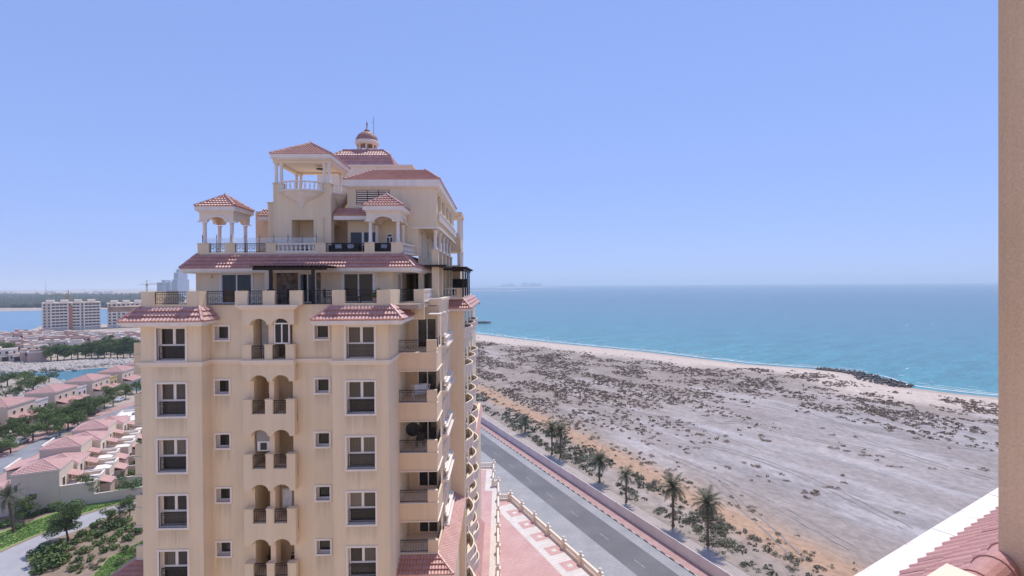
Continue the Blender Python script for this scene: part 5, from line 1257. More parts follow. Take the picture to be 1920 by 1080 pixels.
VL = ['pale pink roofed villa cut off by the left edge of the view, beyond the lane', 'pink roofed villa with a grey side wing, second from the left along the lane', 'broad pink roofed villa in the middle of the lane row', 'villa with a yellow side wing beside the lagoon', 'pink roofed villa closest to the tower wall in the lane row', 'last villa of the lane row, partly hidden by the tower']
for i in range(6): villa(i, -12 + i * 20.5, VL[i], ('villa_pale', 'villa', 'villa', 'villa', 'villa', 'villa_pale')[i], ('villa_pale', 'villa_lav', 'villa_lav', 'villa_yellow', 'villa', 'villa')[i])
# a second row of villa roofs between the lane row and the water
for i in range(1): 
    p = B0 + Bd * (2 + i * 22) - Bn * 22
    v = thing('villa', ['low villa roof peeping over the second row villa from the left', 'low grey villa roof by the rocky lagoon bank', 'low villa roof just left of the yellow wing', 'low villa roof nearest the lagoon water behind the yellow wing'][i], 'villa', p, math.atan2(Bn.y, Bn.x), 'villas backing onto the lagoon')
    MB().box(-7, 2, 0, 12, -.1, 4.4).build('wall', M['villa_lav' if i % 2 else 'villa'], v); vroof(v, -7, 2, 0, 12, 4.6, .38); win(v, (-3, 0, 2), 1, 1.4, (0, -1, 0)); win(v, (2, 6, 2), 1, 1.4, (1, 0, 0))

# parked cars
def car(p, rz, label, paint='carpaint'):
    c = thing('parked_car', label, 'car', p, rz, 'cars parked along the lane')
    prof = [(-2.2, .35), (-2.25, .75), (-2.1, .95), (-1.7, 1.02), (-1.15, 1.48), (.5, 1.5), (1.15, 1.05), (2.0, .9), (2.2, .7), (2.2, .35)]
    b = MB().prism(prof, 'y', -.85, .85).build('body', M[paint], c); fix_normals(b)
    g = MB().prism([(-1.62, 1.04), (-1.12, 1.42), (.45, 1.44), (1.02, 1.06)], 'y', -.86, .86).build('side_window', M['glass_dark'], c); fix_normals(g)
    MB().poly([(.52, -.78, 1.49), (1.16, -.78, 1.07), (1.16, .78, 1.07), (.52, .78, 1.49)]).build('windscreen', M['glass_dark'], c)
    for x in (-1.35, 1.35):
        for y in (-.82, .82):
            wv = MB().tube((x, y - .1, .32), (x, y + .1, .32), .32, None, 12).build('wheel', M['tyre'], c); MB().tube((x, y - .108, .32), (x, y + .108, .32), .18, None, 8).build('rim', M['galv'], wv)
    for y in (-.6, .6): MB().box(2.2, 2.215, y - .2, y + .2, .62, .76).build('headlight', M['white_bright'], c)
la = math.atan2(Bd.y, Bd.x)
car(gr(38, 832), la, 'silver car parked under the trees by the lane'); car(gr(4, 846), la, 'dark car parked at the left edge of the lane', 'carpaint_dark'); car(gr(176, 776), la, 'dark blue car half hidden under trees on the lane', 'carpaint_dark')
car(gr(225, 752), la, 'pale car parked near the flat roofed building'); car(gr(192, 897), math.atan2(RN.y, RN.x), 'white car parked behind the garden walls'); car(gr(212, 910), math.atan2(RN.y, RN.x), 'dark car parked in the shade of the garden trees', 'carpaint_dark')
# a lamp post by the lane
lp = thing('lamp_post', 'slim dark lamp post beside the lane', 'lamp post', gr(20, 848)); MB().tube((0, 0, 0), (0, 0, 5), .09, .05, 6).build('pole', M['iron'], lp); MB().lathe(0, 0, [(.05, 5), (.2, 5.1), (.22, 5.4), (.05, 5.55)], 8).build('lamp_head', M['white'], lp)

# trees and shrubs of the gardens
G1 = 'trees between the lane and the terrace'
def T(x, y, key, s, lab, g=None): return tree(key, gr(x, y), s, lab, g)
T(128, 1013, 'tall', 1.08, 'tall dark leafy tree standing in the garden bed at the bend of the pale path')
T(160, 942, 'round', .72, 'bushy round tree in front of the bare end wall'); T(240, 932, 'airy', .95, 'thin airy tree on the lawn beside the tower'); T(46, 975, 'round2', .75, 'low round tree behind the palm')
T(205, 984, 'round2', .55, 'small rounded tree beside the path'); T(243, 972, 'round', .62, 'dense tree between path and tower wall'); T(228, 838, 'airy', .8, 'purple grey tree beside the flat roofed building'); T(252, 850, 'round2', .6, 'small tree against the tower by the garden walls')
T(205, 860, 'airy', .6, 'small airy tree inside the walled gardens')
road_trees = [(8, 835), (35, 815), (62, 826), (88, 812), (112, 818), (128, 808), (104, 800), (146, 800), (138, 788), (160, 786), (178, 778), (196, 768), (212, 762), (236, 748), (256, 738), (150, 776), (122, 792), (20, 850), (80, 800)]
for i, (x, y) in enumerate(road_trees): T(x, y, ('round', 'round2', 'flat')[i % 3], .82 + .25 * random.random(), 'leafy green tree in the clump lining the lane', G1)
ft = [(95, 677), (108, 676), (120, 675), (134, 674), (146, 673), (160, 672), (172, 671), (184, 671), (196, 671), (208, 671), (220, 671), (232, 670), (244, 670), (256, 670), (200, 664), (224, 663), (246, 662), (182, 666), (12, 668), (262, 664)]
for i, (x, y) in enumerate(ft): T(x, y, ('round', 'flat', 'tall')[i % 3], 1.25 + .5 * random.random(), 'dark green tree in the row along the far lagoon bank', 'trees along the far lagoon bank')
for x, y, k, s, lab in ((14, 724, 'flat', 1.15, 'leftmost bushy tree on the scrubby lagoon island'), (62, 737, 'flat', 1.35, 'spreading tree in the middle of the lagoon island'), (46, 718, 'flat', 1.0, 'paler tree behind the spreading one on the lagoon island'), (92, 720, 'airy', 1.4, 'bare twiggy tree at the tip of the lagoon island'), (11, 752, 'airy', 1.3, 'thin tree near the rocks on the lagoon island'), (30, 741, 'flat', .6, 'small bush tree on the lagoon island')): T(x, y, k, s, lab)
# garden shrubs and hedges
sh = [(85, 1052, 2.2), (105, 1062, 2.0), (70, 1042, 1.8), (95, 1035, 1.7), (120, 1052, 1.6), (80, 1070, 1.6), (105, 1040, 1.7), (140, 1020, 1.2), (150, 1005, 1.3), (165, 1012, 1.0), (175, 1000, 1.2), (190, 1005, 1.1), (205, 1015, 1.3), (222, 1003, 1.2), (238, 1012, 1.2), (160, 1035, 1.0), (182, 1022, .9), (196, 1034, .9), (215, 1028, .9), (232, 1030, .8), (150, 1050, .9), (140, 1068, 1.0), (172, 1050, .8),
      (205, 992, 1.5), (225, 985, 1.6), (245, 990, 1.4), (258, 1000, 1.2), (182, 985, 1.3), (10, 985, 1.6), (30, 992, 1.3), (60, 968, 1.2), (78, 962, 1.0), (95, 958, 1.0), (112, 952, .9), (140, 945, 1.2), (180, 928, 1.2), (200, 920, 1.1), (215, 912, 1.1), (228, 905, 1.0), (250, 890, 1.2), (245, 868, 1.1), (225, 858, 1.2), (212, 905, 1.0), (255, 870, 1.0), (220, 1060, .8), (228, 1075, .6)]
for i, (x, y, r) in enumerate(sh):
    o = link('garden_shrub', BUSH['g%d' % (i % 3)]); o.location = gr(x, y); o.scale = (r, r, r * random.uniform(.75, 1.05)); o.rotation_euler = (0, 0, random.uniform(0, 6.28)); tag(o, 'leafy green shrub in the garden beds below the tower', 'shrub', 'garden shrubs below the tower')
for i in range(70):
    x, y = random.uniform(130, 262), random.uniform(985, 1075)
    if x < 190 and y > 1150 - .3 * x: continue
    o = link('garden_shrub', BUSH[random.choice(('g0', 'g1', 'd0', 'y1'))]); r = random.uniform(.3, .6); o.location = gr(x, y); o.scale = (r, r, r * .9); tag(o, 'tiny low shrub in the sandy planting bed', 'shrub', 'tiny shrubs in the sandy planting bed')
q = gr(26, 998); palm((q.x, q.y, 0), 6.6, 'tall palm with a pale leaning trunk on the lawn near the townhouse', 1.0, R(6), 26, None)

# banks of pale rock
bk = []
def bank(px, n, wd): 
    P = [gr(x, y) for x, y in px]
    for i in range(len(P) - 1): bk.extend(line_pts(P[i], P[i + 1], n, wd, .6))
bank([(-40, 694), (60, 693), (110, 691), (170, 684), (270, 676)], 500, 5); bank([(-40, 690), (60, 688), (110, 685), (170, 680), (270, 678)], 300, 4)
bank([(-20, 776), (30, 760), (62, 746), (95, 729), (120, 718)], 260, 2.0); bank([(-20, 768), (40, 750), (90, 725)], 120, 3)
rocks('rocks', bk, 1.25, 'rock', 12)

# the village across the lagoon
def house_kind(wm, rm, L, D, h, nw, hip):
    ms = {'wall': MB().box(-L / 2, L / 2, 0, D, -.1, h).mesh('wall', M[wm])}
    return ms, wm, rm, L, D, h, nw, hip
HK = [('villa_pale', 9, 8, 6.2, 0), ('villa_pink', 10, 8, 5.4, 0), ('villa_pale', 8, 7, 3.6, 0), ('villa_pink', 8, 8, 6.6, 1), ('villa', 11, 8, 5.8, 0)]
HM = []
for wm, L, D, h, hip in HK:
    a = MB().box(-L / 2, L / 2, 0, D, -.1, h).box(-L / 2, -L / 4, 1, D - 1, h + .001, h + 1.6).mesh('wall', M[wm])
    r = MB(); t = .25
    r.box(-L / 2 - .05, L / 2 + .05, -.05, t, h - .2, h + .5); r.box(-L / 2 - .05, L / 2 + .05, D - t, D + .05, h - .2, h + .5); r.box(-L / 2 - .05, -L / 2 + t, t + .001, D - t - .001, h - .2, h + .5); r.box(L / 2 - t, L / 2 + .05, t + .001, D - t - .001, h - .2, h + .5)
    rm_ = r.mesh('parapet', M['white' if not hip else 'villa_pink'])
    wn = MB().box(-.55, .55, -.06, -.002, 0, 1.4).mesh('window', M['glass_dark']); po = MB().box(-L * .28, L * .28, -2.2, -.003, 2.5, 2.8).box(-L * .28, -L * .28 + .3, -2.2, -1.9, 0, 2.5).box(L * .28 - .3, L * .28, -2.2, -1.9, 0, 2.5).mesh('porch', M[wm])
    sh_ = MB().box(-L * .22, L * .22, -.05, -.0025, 0, 2.3).mesh('doorway', M['glass_dark']); HM.append((a, rm_, wn, po, sh_, L, h))
NM = {'villa_pale': 'pale', 'villa_pink': 'pink', 'villa': 'tan'}
rowsY = [(676, 'front row by the lagoon bank', 24), (667, 'second row of the lagoon village', 21), (658, 'third row of the lagoon village', 19), (651, 'fourth row of the lagoon village', 17), (645, 'fifth row of the lagoon village', 16), (640, 'sixth row of the lagoon village', 15), (636.5, 'rearmost row of the lagoon village', 14)]
for y, rl, dx in rowsY:
    x = -8 + random.uniform(0, dx); n = 0
    while x < 276:
        if not (y > 660 and x > 92):
            k = random.randrange(5); a, r_, wn, po, dr, L, h = HM[k]; p = gr(x, y + random.uniform(-1.2, 1.2))
            t = thing('village_house', '%s flat roofed house, %s from left in the %s' % (NM[HK[k][0]], ordinal(n), rl), 'house', p, math.atan2(p.x, -p.y) * 0 + R(44) + random.choice((0, R(90), 0, R(8))), 'houses of the village across the lagoon')
            link('wall', a, t); link('parapet', r_, t); link('porch', po, t); link('doorway', dr, t)
            for wx in (-L * .33, 0, L * .33): o = link('window', wn, t); o.location = (wx, 0, h - 2.2)
            n += 1
        x += dx * random.uniform(.85, 1.35)
for i in range(34):
    x, y = random.uniform(-5, 270), random.uniform(636, 672)
    T(x, y, random.choice(('round', 'flat', 'round2')), random.uniform(.5, .95), 'small tree among the houses across the lagoon', 'trees among the village houses')
# long dark shed
a, b = gr(28, 634), gr(215, 634); rz = math.atan2((b - a).y, (b - a).x); L = (b - a).length
M['shed'] = mat('dark_roof_sheet', (.10, .095, .10), .7, (.14, .13, .135), .5, 4, (1, 8, 1))
ls = thing('long_shed', 'long low dark roofed building in front of the apartment block', 'building', a, rz); MB().box(0, L, 0, 16, -.1, 3.6).build('wall', M['shed'], ls)
lr = MB(); lr.box(-.4, L + .4, -.5, 16.4, 3.601, 4.3); lr.build('roof', M['concrete'], ls)
for i in range(16): MB().box(3 + i * L / 16.5, 3 + i * L / 16.5 + 5.4, -.06, -.002, .5, 3.1).build('bay_opening', M['glass_dark'], ls)

# apartment blocks by the inlet
def block(name, label, xa, xb, yb, floors, fh, cols, wm, depth, plan):
    a, b = gr(xa, yb), gr(xb, yb + .5); cd = ((a + b) / 2).normalized(); ed = Vector((cd.y, -cd.x, 0)); L = (b - a).dot(ed); a = (a + b) / 2 - ed * L / 2; rz = math.atan2(ed.y, ed.x)
    t = thing(name, label, 'apartment block', a, rz); Ht = floors * fh
    MB().box(0, L, 0, depth, -.1, Ht).build('wall', M[wm], t)
    cw = L / cols; op = MB().box(.10 * cw, .90 * cw, -.06, -.002, .25, fh - .7).mesh('dark_recess_panel', M['glass_dark']); sm = MB().box(.3 * cw, .7 * cw, -.06, -.003, .9, fh - .6).mesh('window', M['glass_dark'])  # balcony panels: shade of the recesses given as flat dark colour
    rail = MB().box(.0, cw, -1.1, -.95, 0, 1.0).box(0, cw, -1.1, 0, -.25, -.001).mesh('balcony', M['white'])
    for f in range(1, floors):
        for c in range(cols):
            kd = plan[c % len(plan)]
            if kd == 'b': o = link('dark_recess_panel', op, t); o.location = (c * cw, 0, f * fh); o = link('balcony', rail, t); o.location = (c * cw, 0, f * fh)
            elif kd == 'w': o = link('window', sm, t); o.location = (c * cw, 0, f * fh)
    for c in range(cols + 1):
        if plan[c % len(plan)] != plan[c % len(plan) - 1]: MB().box(c * cw - .5, c * cw + .5, -1.4, -.001, 0, Ht).build('pier', M['white'], t)
    MB().box(-.5, L + .5, -1.3, depth + .5, Ht + .001, Ht + .9).build('parapet', M['cream'], t)
    for c in range(4): MB().box(L * (.06 + .24 * c), L * (.2 + .24 * c), 2, depth - 3, Ht + .901, Ht + 3.4).build('roof_block', M['cream'], t)
    return t, L, Ht
M['terracotta'] = mat('terracotta_wall', (.48, .20, .12), .85)
t, L, Ht = block('apartment_block', 'wide pale apartment block with dark balcony rows and one terracotta strip', 82, 190, 618.5, 9, 2.95, 14, 'villa_pale', 18, 'wwbbbbwbbwbbbb')
MB().box(L * .44, L * .51, -1.5, -.001, 0, Ht - 2).build('stair_strip', M['terracotta'], t)
block('apartment_block', 'pale apartment block with square dark windows, partly behind the tiled bay roof', 203, 296, 613, 8, 3.1, 11, 'villa_pale', 20, 'wbwbw')
def crane(x, y, label, hm, jib, az):
    c = thing('tower_crane', label, 'crane', gr(x, y)); M.setdefault('crane', mat('crane_yellow', (.45, .30, .12), .6))
    m_ = MB()
    for i in range(int(hm / 2)): 
        z = i * 2
        for sx, sy in ((-.7, -.7), (.7, -.7), (.7, .7), (-.7, .7)): m_.bar((sx, sy, z), (sx, sy, z + 2), .25)
        m_.bar((-.7, -.7, z), (.7, -.7, z + 2), .16); m_.bar((.7, .7, z), (-.7, .7, z + 2), .16)
    m_.build('mast', M['crane'], c); d = Vector((math.cos(az), math.sin(az), 0)); u = Vector((0, 0, hm)); j = MB()
    j.bar(u - d * jib * .3, u + d * jib, .7, .5); j.bar(u + Vector((0, 0, 1.6)), u + d * jib, .3); j.bar(u, u + Vector((0, 0, 6)), .6); j.bar(u + Vector((0, 0, 6)), u + d * jib * .7, .14); j.bar(u + Vector((0, 0, 6)), u - d * jib * .28, .14)
    j.build('jib', M['crane'], c); MB().box(-1, 1, -1, 1, hm - 2.2, hm - .3).build('cab', M['crane'], c)
crane(129, 612, 'yellow tower crane rising behind the wide apartment block', 33, 26, R(176)); crane(276, 592, 'far tower crane seen above the tiled bay roof', 46, 30, R(10))

# mangroves, far desert and far towers
fm = []
for i in range(2600):
    y = random.uniform(562, 577); x = random.uniform(-60, 340); p = gr(x, y); fm.append((p.x, p.y, random.uniform(0, 4)))
M['mangrove'] = mat('mangrove', (.04, .05, .042), .95, (.06, .07, .055), .05, 4)
rocks('mangrove_forest', fm, 11, 'mangrove', 31)
fm = [(lambda p: (p.x, p.y, random.uniform(0, 4)))(gr(random.uniform(-60, 340), random.uniform(553, 562))) for _ in range(1500)]
rocks('mangrove_forest', fm, 13, 'mangrove', 32)
px_sheet('sandbar', [(-200, 588), (-200, 580), (340, 574), (340, 577)], .03, 'desert')
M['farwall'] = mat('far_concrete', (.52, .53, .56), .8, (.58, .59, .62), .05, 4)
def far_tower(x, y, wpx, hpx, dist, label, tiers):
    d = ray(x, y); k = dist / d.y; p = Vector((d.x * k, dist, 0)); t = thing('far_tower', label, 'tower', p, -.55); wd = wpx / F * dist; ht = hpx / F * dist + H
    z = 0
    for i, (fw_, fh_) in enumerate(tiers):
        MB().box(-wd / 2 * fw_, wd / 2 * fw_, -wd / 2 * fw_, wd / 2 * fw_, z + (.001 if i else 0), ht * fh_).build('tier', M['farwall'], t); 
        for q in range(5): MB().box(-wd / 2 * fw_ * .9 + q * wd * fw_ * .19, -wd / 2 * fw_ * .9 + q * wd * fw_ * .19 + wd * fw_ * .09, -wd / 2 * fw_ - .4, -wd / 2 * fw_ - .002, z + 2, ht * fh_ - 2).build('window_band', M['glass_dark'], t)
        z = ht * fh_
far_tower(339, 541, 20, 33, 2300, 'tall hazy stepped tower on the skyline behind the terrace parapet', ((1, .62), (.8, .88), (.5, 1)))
far_tower(312, 541, 22, 13, 2400, 'broad lower hazy tower beside the tall stepped one', ((1, .85), (.5, 1))); far_tower(322, 541, 14, 10, 2350, 'narrow hazy block between the broad tower and the tall one', ((1, .9), (.6, 1)))
mk_ = thing('radio_mast', 'thin far radio mast on the hazy left skyline', 'mast', gr(86, 556)); MB().tube((0, 0, 0), (0, 0, 76), 1.0, .5, 6).build('mast', M['galv'], mk_)
far = []
for i in range(60): far.append(gr(random.uniform(-30, 300), random.uniform(548, 556)))
for i, p in enumerate(far[:26]):
    o = MB().box(-14, 14, -8, 8, 0, random.uniform(6, 14)).box(-9, 9, -6, 6, 0, random.uniform(12, 18)).build('far_building', M['villa_pale']); o.location = p; tag(o, 'tiny hazy pale building on the far desert plain', 'building', 'far buildings on the plain')
# far coast across the sea
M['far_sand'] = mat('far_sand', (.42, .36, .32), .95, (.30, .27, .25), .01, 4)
def spit(x0, x1, y, hgt, wd, name):
    a, b = gr(x0, y, 0), gr(x1, y, 0); d = (b - a); L = d.length; e = d / L; n = Vector((-e.y, e.x, 0)); mb = MB(); k = 24; rows_ = []
    for i in range(k + 1):
        c = a + d * (i / k); f = min(1, (k - i) / 4) * (.6 + .4 * abs(fbm(i * .7, y, 3)) * 2); rows_.append([c - n * wd * f + Vector((0, 0, -.8)), c + Vector((0, 0, hgt * f)), c + n * wd * f + Vector((0, 0, -.8))])
    for i in range(k):
        for j in range(2): mb.poly([rows_[i][j], rows_[i + 1][j], rows_[i + 1][j + 1], rows_[i][j + 1]])
    mb.build(name, M['far_sand'], None, kind='structure')
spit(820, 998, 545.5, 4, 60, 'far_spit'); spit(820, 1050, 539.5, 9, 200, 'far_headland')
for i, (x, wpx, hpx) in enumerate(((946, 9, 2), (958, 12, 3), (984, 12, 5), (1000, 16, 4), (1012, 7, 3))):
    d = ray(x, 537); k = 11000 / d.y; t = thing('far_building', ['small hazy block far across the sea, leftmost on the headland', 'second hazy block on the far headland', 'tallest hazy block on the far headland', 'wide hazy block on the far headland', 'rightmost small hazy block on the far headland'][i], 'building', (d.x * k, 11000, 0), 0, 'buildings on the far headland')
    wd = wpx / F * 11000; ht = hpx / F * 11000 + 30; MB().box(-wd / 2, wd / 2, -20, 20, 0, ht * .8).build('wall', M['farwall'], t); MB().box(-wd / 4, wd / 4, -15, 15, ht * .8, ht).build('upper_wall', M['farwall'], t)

# ------------------------------------------------------------------ the building the picture is taken from: roof edge and wall corner at the right
ZE = -3.5
def at(x, y, zr): d = ray(x, y); t = zr / d.z; return Vector((d.x * t, d.y * t, zr + H))
E0, E1 = at(1600, 1080, ZE), at(1870, 915, ZE); e = (E1 - E0).normalized(); up_ = Vector((e.y, -e.x, 0))
if up_.x < 0: up_ = -up_
PITCH_R = math.tan(R(17)); FA = .30
nb = thing('near_building', 'tan wall corner over clay tiles and a white gutter edge at the right edge', 'building', (E0.x, E0.y, H - 6), math.atan2(e.y, e.x))
# local frame: x along the eave, y to the outside (so the roof climbs toward -y)
lo = lambda p: (p - Vector((E0.x, E0.y, H - 6))).dot(e)
ZL = 6 + ZE
g = MB().box(-9, 16, -FA, 0, ZL - .35, ZL).box(-9, 16, -FA + .04, -.06, ZL - .5, ZL - .351); M['gutter'] = mat('white_gutter', (.82, .79, .75), .7, (.55, .51, .47), 3.5, 8, (.5, 2, 1), .56, .80, .2, 30, .25, fine=.05); g.build('gutter_edge', M['gutter'], nb)
jt = MB()
for i in range(-4, 8): jt.box(i * 2.2, i * 2.2 + .012, -FA + .01, -.01, ZL + .0005, ZL + .003)
jt.build('joint', M['galv'], nb)
PA = R(37); rs = Vector((0, -math.cos(PA), math.sin(PA))); rn = Vector((0, math.sin(PA), math.cos(PA)))
tw, tl = .25, .40; ROWS = 3
tm = MB(); pat = ((0, 0), (.03, .0), (.05, .015), (.085, .022), (.12, .015), (.14, 0), (.25, 0))
for j, (ln, lf) in enumerate(((0, .016), (tl * 1.05, .004))):
    for x, hh in pat: tm.v.append(tuple(Vector((x, 0, 0)) + rs * ln + rn * (hh + lf)))
for x, hh in pat: tm.v.append(tuple(Vector((x, 0, 0)) + rn * (-.01)))
for i in range(6): tm.f.append((i, i + 1, 8 + i, 7 + i)); tm.f.append((14 + i, 15 + i, i + 1, i))
tile_me = tm.mesh('roof_tile', M['tile_near'])
p0 = Vector((0, -FA + .03, ZL - .02)); SL = (1.28 - FA + .03) / math.cos(PA); tl_ = SL / ROWS; top = p0 + rs * SL
rf = MB(); rf.poly([(-9, p0.y, p0.z), (16, p0.y, p0.z), (16, top.y, top.z), (-9, top.y, top.z)]); rf.poly([(-9, top.y, top.z), (16, top.y, top.z), (16, top.y - 1.6, top.z - .75), (-9, top.y - 1.6, top.z - .75)])
roof = rf.build('roof', M['tile_near'], nb)
for j in range(ROWS):
    for i in range(-10, 28):
        o = link('roof_tile', tile_me, roof); o.location = p0 + rs * (j * tl_) + Vector((i * tw, 0, 0)) + rn * random.uniform(-.004, .004); o.rotation_euler = (0, 0, R(random.uniform(-.5, .5)))
capm = MB(); n8 = 12
for j, (x, r) in enumerate(((0, .165), (.05, .172), (.05, .158), (.50, .135))):
    for i in range(n8 + 1): a = R(-20 + 220 * i / n8); capm.v.append((x, r * math.cos(a), r * math.sin(a)))
for j in range(3):
    for i in range(n8): q = j * (n8 + 1) + i; capm.f.append((q, q + 1, q + n8 + 2, q + n8 + 1))
cap_me = capm.mesh('ridge_cap', M['tile_near'], smooth=False)
for i in range(-8, 22): o = link('ridge_cap', cap_me, roof); o.location = (.30 - i * .45, top.y - .02, top.z - .02); o.rotation_euler = (0, 0, R(180))
# wall corner standing behind the ridge
c0, c1 = at(1872, 1010, -2.52), at(1920, 1031, -2.52); dr = Vector((c1.x - c0.x, c1.y - c0.y, 0)).normalized(); ba = Vector((-dr.y, dr.x, 0))
if ba.x < 0: ba = -ba
ww = MB(); pts = [c0, c0 + dr * 1.6, c0 + dr * 1.6 + ba * 1.5, c0 + ba * 1.5]; inv = Matrix.Rotation(-math.atan2(e.y, e.x), 3, 'Z')
pp = [inv @ (Vector((p.x - E0.x, p.y - E0.y, 0))) for p in pts]; M['near_wall'] = mat('near_wall', (.80, .55, .335), .9, (.86, .62, .40), 1.4, 6, (1, 1, .3), .3, .7, .5, 45, .1, fine=.08, streak=.14)
ww.prism([(p.x, p.y) for p in pp], 'z', 2.9, 14); o = ww.build('wall', M['near_wall'], nb); fix_normals(o)
# the body of this building, standing behind the terrace the picture is taken from
bd = MB(); bd.box(-40, 24, -22, -5.6, -36, 12); bd.box(-40, 24, -5.599, -.9, -36, .6)
bd.build('wall', M['stucco'], nb)
# small cream coping corner below the ridge
k0, k1, k2 = at(1775, 1056, -2.6), at(1737, 1080, -2.6), at(1833, 1080, -2.6); a1 = (k1 - k0).normalized(); a2 = (k2 - k0).normalized()
kk = [k0, k0 + a1 * 1.2, k0 + a1 * 1.2 + a2 * 1.2, k0 + a2 * 1.2]; kk = [inv @ Vector((p.x - E0.x, p.y - E0.y, 0)) for p in kk]
o = MB().prism([(p.x, p.y) for p in kk], 'z', 2.2, 6 - 2.6).build('coping_block', M['cream'], nb); fix_normals(o)

# ------------------------------------------------------------------ small things on the balconies and terraces
def tloc(u, w_, z): return uw(u, w_, z)
d = thing('satellite_dish', 'black satellite dish on the balcony third from the top', 'satellite dish', tloc(-5.75, 32.75, FZ(2)), ANG)
dm = MB().lathe(0, 0, [(0, 0), (.2, .03), (.36, .1), (.46, .18)], 16); o = dm.build('dish', M['black'], d, smooth=True); o.location = (0, 0, 1.35); o.rotation_euler = (R(62), 0, R(18))
MB().tube((0, .12, 0), (0, .12, 1.3), .03).bar((0, .12, 1.3), (0, 0, 1.36), .04).build('pole', M['galv'], d); MB().tube((0, 0, 1.4), (.1, -.5, 1.35), .015).build('arm', M['galv'], d)
def chair(u, w_, z, rz, label, group=None, mt='furn'):
    c = thing('chair', label, 'chair', tloc(u, w_, z), ANG + rz, group); MB().box(-.25, .25, -.25, .25, .42, .48).build('seat', M[mt], c); MB().box(-.25, .25, .22, .27, .481, .95).build('backrest', M[mt], c)
    lg = MB().box(-.02, .02, -.02, .02, 0, .42).mesh('leg', M[mt])
    for x in (-.22, .22):
        for y in (-.22, .22): o = link('leg', lg, c); o.location = (x, y, 0)
    for x in (-.26, .22): MB().box(x, x + .04, -.22, .22, .62, .66).build('armrest', M[mt], c)
chair(-13.95, 31.0, FZ(1), R(20), 'dark wicker chair in the left arch of the second loggia'); chair(-12.75, 31.2, FZ(1), R(-30), 'dark chair in the right arch of the second loggia'); chair(-12.7, 31.3, FZ(4), R(-40), 'dark chair in the bottom right loggia arch'); chair(-14.1, 31.1, FZ(4), R(10), 'dark chair in the bottom left loggia arch'); chair(-5.4, 33.6, FZ(2), R(200), 'dark chair beside the satellite dish on the balcony')
for i, u in enumerate((-14.35, -12.9, -10.7)): chair(u, 31.6, -1.15, R(60 * i), ('dark chair at the left under the front pergola', 'dark chair in the middle under the front pergola', 'dark chair by the right post of the front pergola')[i])
def table(u, w_, z, label, a=.5, b=.5, h=.72):
    c = thing('table', label, 'table', tloc(u, w_, z), ANG); MB().box(-a, a, -b, b, h - .05, h).build('tabletop', M['furn'], c); lg = MB().box(-.03, .03, -.03, .03, 0, h - .05).mesh('leg', M['furn'])
    for x in (-a + .08, a - .08):
        for y in (-b + .08, b - .08): o = link('leg', lg, c); o.location = (x, y, 0)
table(-13.6, 31.9, -1.15, 'dark table under the front pergola'); table(-9.4, 31.2, -1.15, 'low pale edged table in front of the right sliding door', .8, .35, .5)
def sofa(u, w_, z, rz, label):
    c = thing('sofa', label, 'sofa', tloc(u, w_, z), ANG + rz); MB().box(-1.0, 1.0, -.4, .4, .05, .42).build('seat', M['furn'], c); MB().box(-1.0, 1.0, .25, .42, .421, .85).build('backrest', M['furn'], c)
    for x in (-1.0, .82): MB().box(x, x + .18, -.4, .249, .421, .62).build('armrest', M['furn'], c)
    for x in (-.5, .35): MB().box(x - .2, x + .2, .05, .22, .43, .72).build('cushion', M['cloth'], c)
sofa(-10.6, 34.75, 2.12, 0, 'left dark outdoor sofa on the upper terrace behind the iron railing'); sofa(-8.35, 34.9, 2.12, 0, 'right dark outdoor sofa on the upper terrace beside the pavilion')
def rack(u, w_, z, rz, label):
    c = thing('drying_rack', label, 'drying rack', tloc(u, w_, z), ANG + rz); f = MB()
    for x in (-.55, .55): f.bar((x, -.3, 0), (x, .3, .95), .03); f.bar((x, .3, 0), (x, -.3, .95), .03)
    for y in (-.3, -.1, .1, .3): f.bar((-.6, y, .95), (.6, y, .95), .018)
    f.build('frame', M['white_bright'], c)
    return c
rack(-5.3, 33.3, FZ(1), R(35), 'white folding drying rack with laundry on the second balcony'); rack(-5.35, 33.2, FZ(5), 0, 'white folding drying rack on the lowest balcony')
def cloth(u, w_, z, rz, a, h, mt, label, nm='laundry', cat='laundry'):
    V = []; Fq = []; n = 8
    for i in range(n + 1):
        x = -a / 2 + a * i / n
        for j in range(5): zz = h * (1 - j / 4); V.append((x, .05 * math.sin(i * 1.3 + j) * (j / 4), zz))
    for i in range(n):
        for j in range(4): q = i * 5 + j; Fq.append((q, q + 5, q + 6, q + 1))
    me = np_mesh(nm, V, Fq, M[mt], None, True); o = link(nm, me); o.location = tloc(u, w_, z); o.rotation_euler = (0, 0, ANG + rz); sm_ = o.modifiers.new('thick', 'SOLIDIFY'); sm_.thickness = .015; tag(o, label, cat)
cloth(-5.3, 33.3, FZ(1) + .3, R(35), .9, .66, 'cloth', 'pale laundry hanging over the rack on the second balcony'); cloth(-12.95, 30.6, FZ(3) + .55, 0, .62, 1.2, 'cloth', 'pale blue cloth hanging in the right arch of the fourth loggia'); cloth(-5.3, 33.1, FZ(5) + .45, 0, .7, .5, 'cloth', 'small pale towel drying on the lowest balcony')
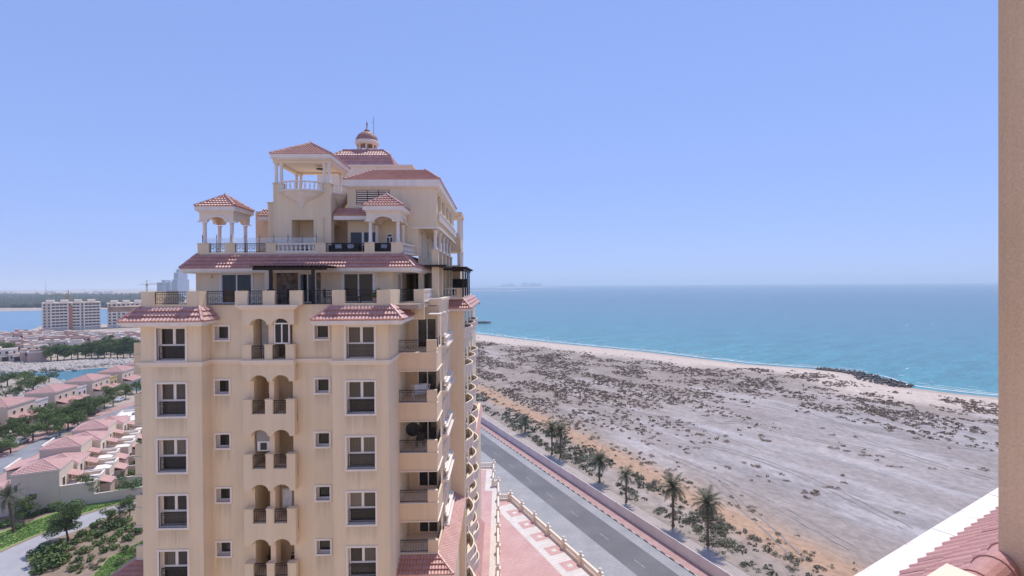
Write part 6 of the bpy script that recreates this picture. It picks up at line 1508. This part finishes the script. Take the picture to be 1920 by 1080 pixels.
o = MB().lathe(0, 0, [(.10, .05), (.32, .05), (.36, .12), (.32, .2), (.10, .2)], 16).build('rubber_tyre', M['black']); o.location = tloc(-6.0, 32.75, FZ(5) + .02); tag(o, 'black round tub lying on the lowest balcony floor', 'tub'); o.name = 'tub'
# plants in pots on the terrace
for i, (u, w_) in enumerate(((-15.9, 31.5), (-7.6, 31.2))):
    t = thing('potted_plant', ('leafy potted plant by the left railing of the terrace', 'leafy potted plant near the right parapet of the terrace')[i], 'potted plant', tloc(u, w_, -1.15)); MB().lathe(0, 0, [(.16, 0), (.24, .4), (.26, .42), (.2, .42)], 10).build('pot', M['tile'], t); o = link('foliage', BUSH['g0'], t); o.location = (0, 0, .4); o.scale = (.4, .4, .6)

# labels that single out the members of a row
def renumber(group, text, key):
    L_ = sorted([o for o in COL.objects if o.get('group') == group], key=key)
    for i, o in enumerate(L_): o['label'] = text % ordinal(i)
ang_ = lambda o: o.location.x / o.location.y
near_ = lambda o: o.location.length
renumber(G1, 'leafy green tree in the clump lining the lane, %s from the left', ang_)
renumber('trees along the far lagoon bank', 'dark green tree in the row along the far lagoon bank, %s from the left', ang_)
renumber('garden shrubs below the tower', 'leafy green shrub in the garden beds below the tower, %s nearest', near_)
renumber('tiny shrubs in the sandy planting bed', 'tiny low shrub in the sandy planting bed, %s nearest', near_)
renumber('trees among the village houses', 'small tree among the houses across the lagoon, %s from the left', ang_)
renumber('far buildings on the plain', 'tiny hazy pale building on the far desert plain, %s from the left', ang_)

# ------------------------------------------------------------------ air
hz = MB().box(-29000, 29000, -2500, 29000, -4, 190).build('haze', None, None, kind='stuff')
hm = bpy.data.materials.new('haze_air'); hm.use_nodes = True; n_ = hm.node_tree.nodes; n_.remove(n_['Principled BSDF'])
pv = n_.new('ShaderNodeVolumePrincipled'); pv.inputs['Color'].default_value = (.80, .905, 1.0, 1); pv.inputs['Density'].default_value = .00013; pv.inputs['Anisotropy'].default_value = .2
hm.node_tree.links.new(pv.outputs[0], n_['Material Output'].inputs['Volume']); hm.cycles.homogeneous_volume = True; hz.data.materials.append(hm)
sc.cycles.volume_bounces = 1; sc.cycles.max_bounces = 6; sc.cycles.use_denoising = True
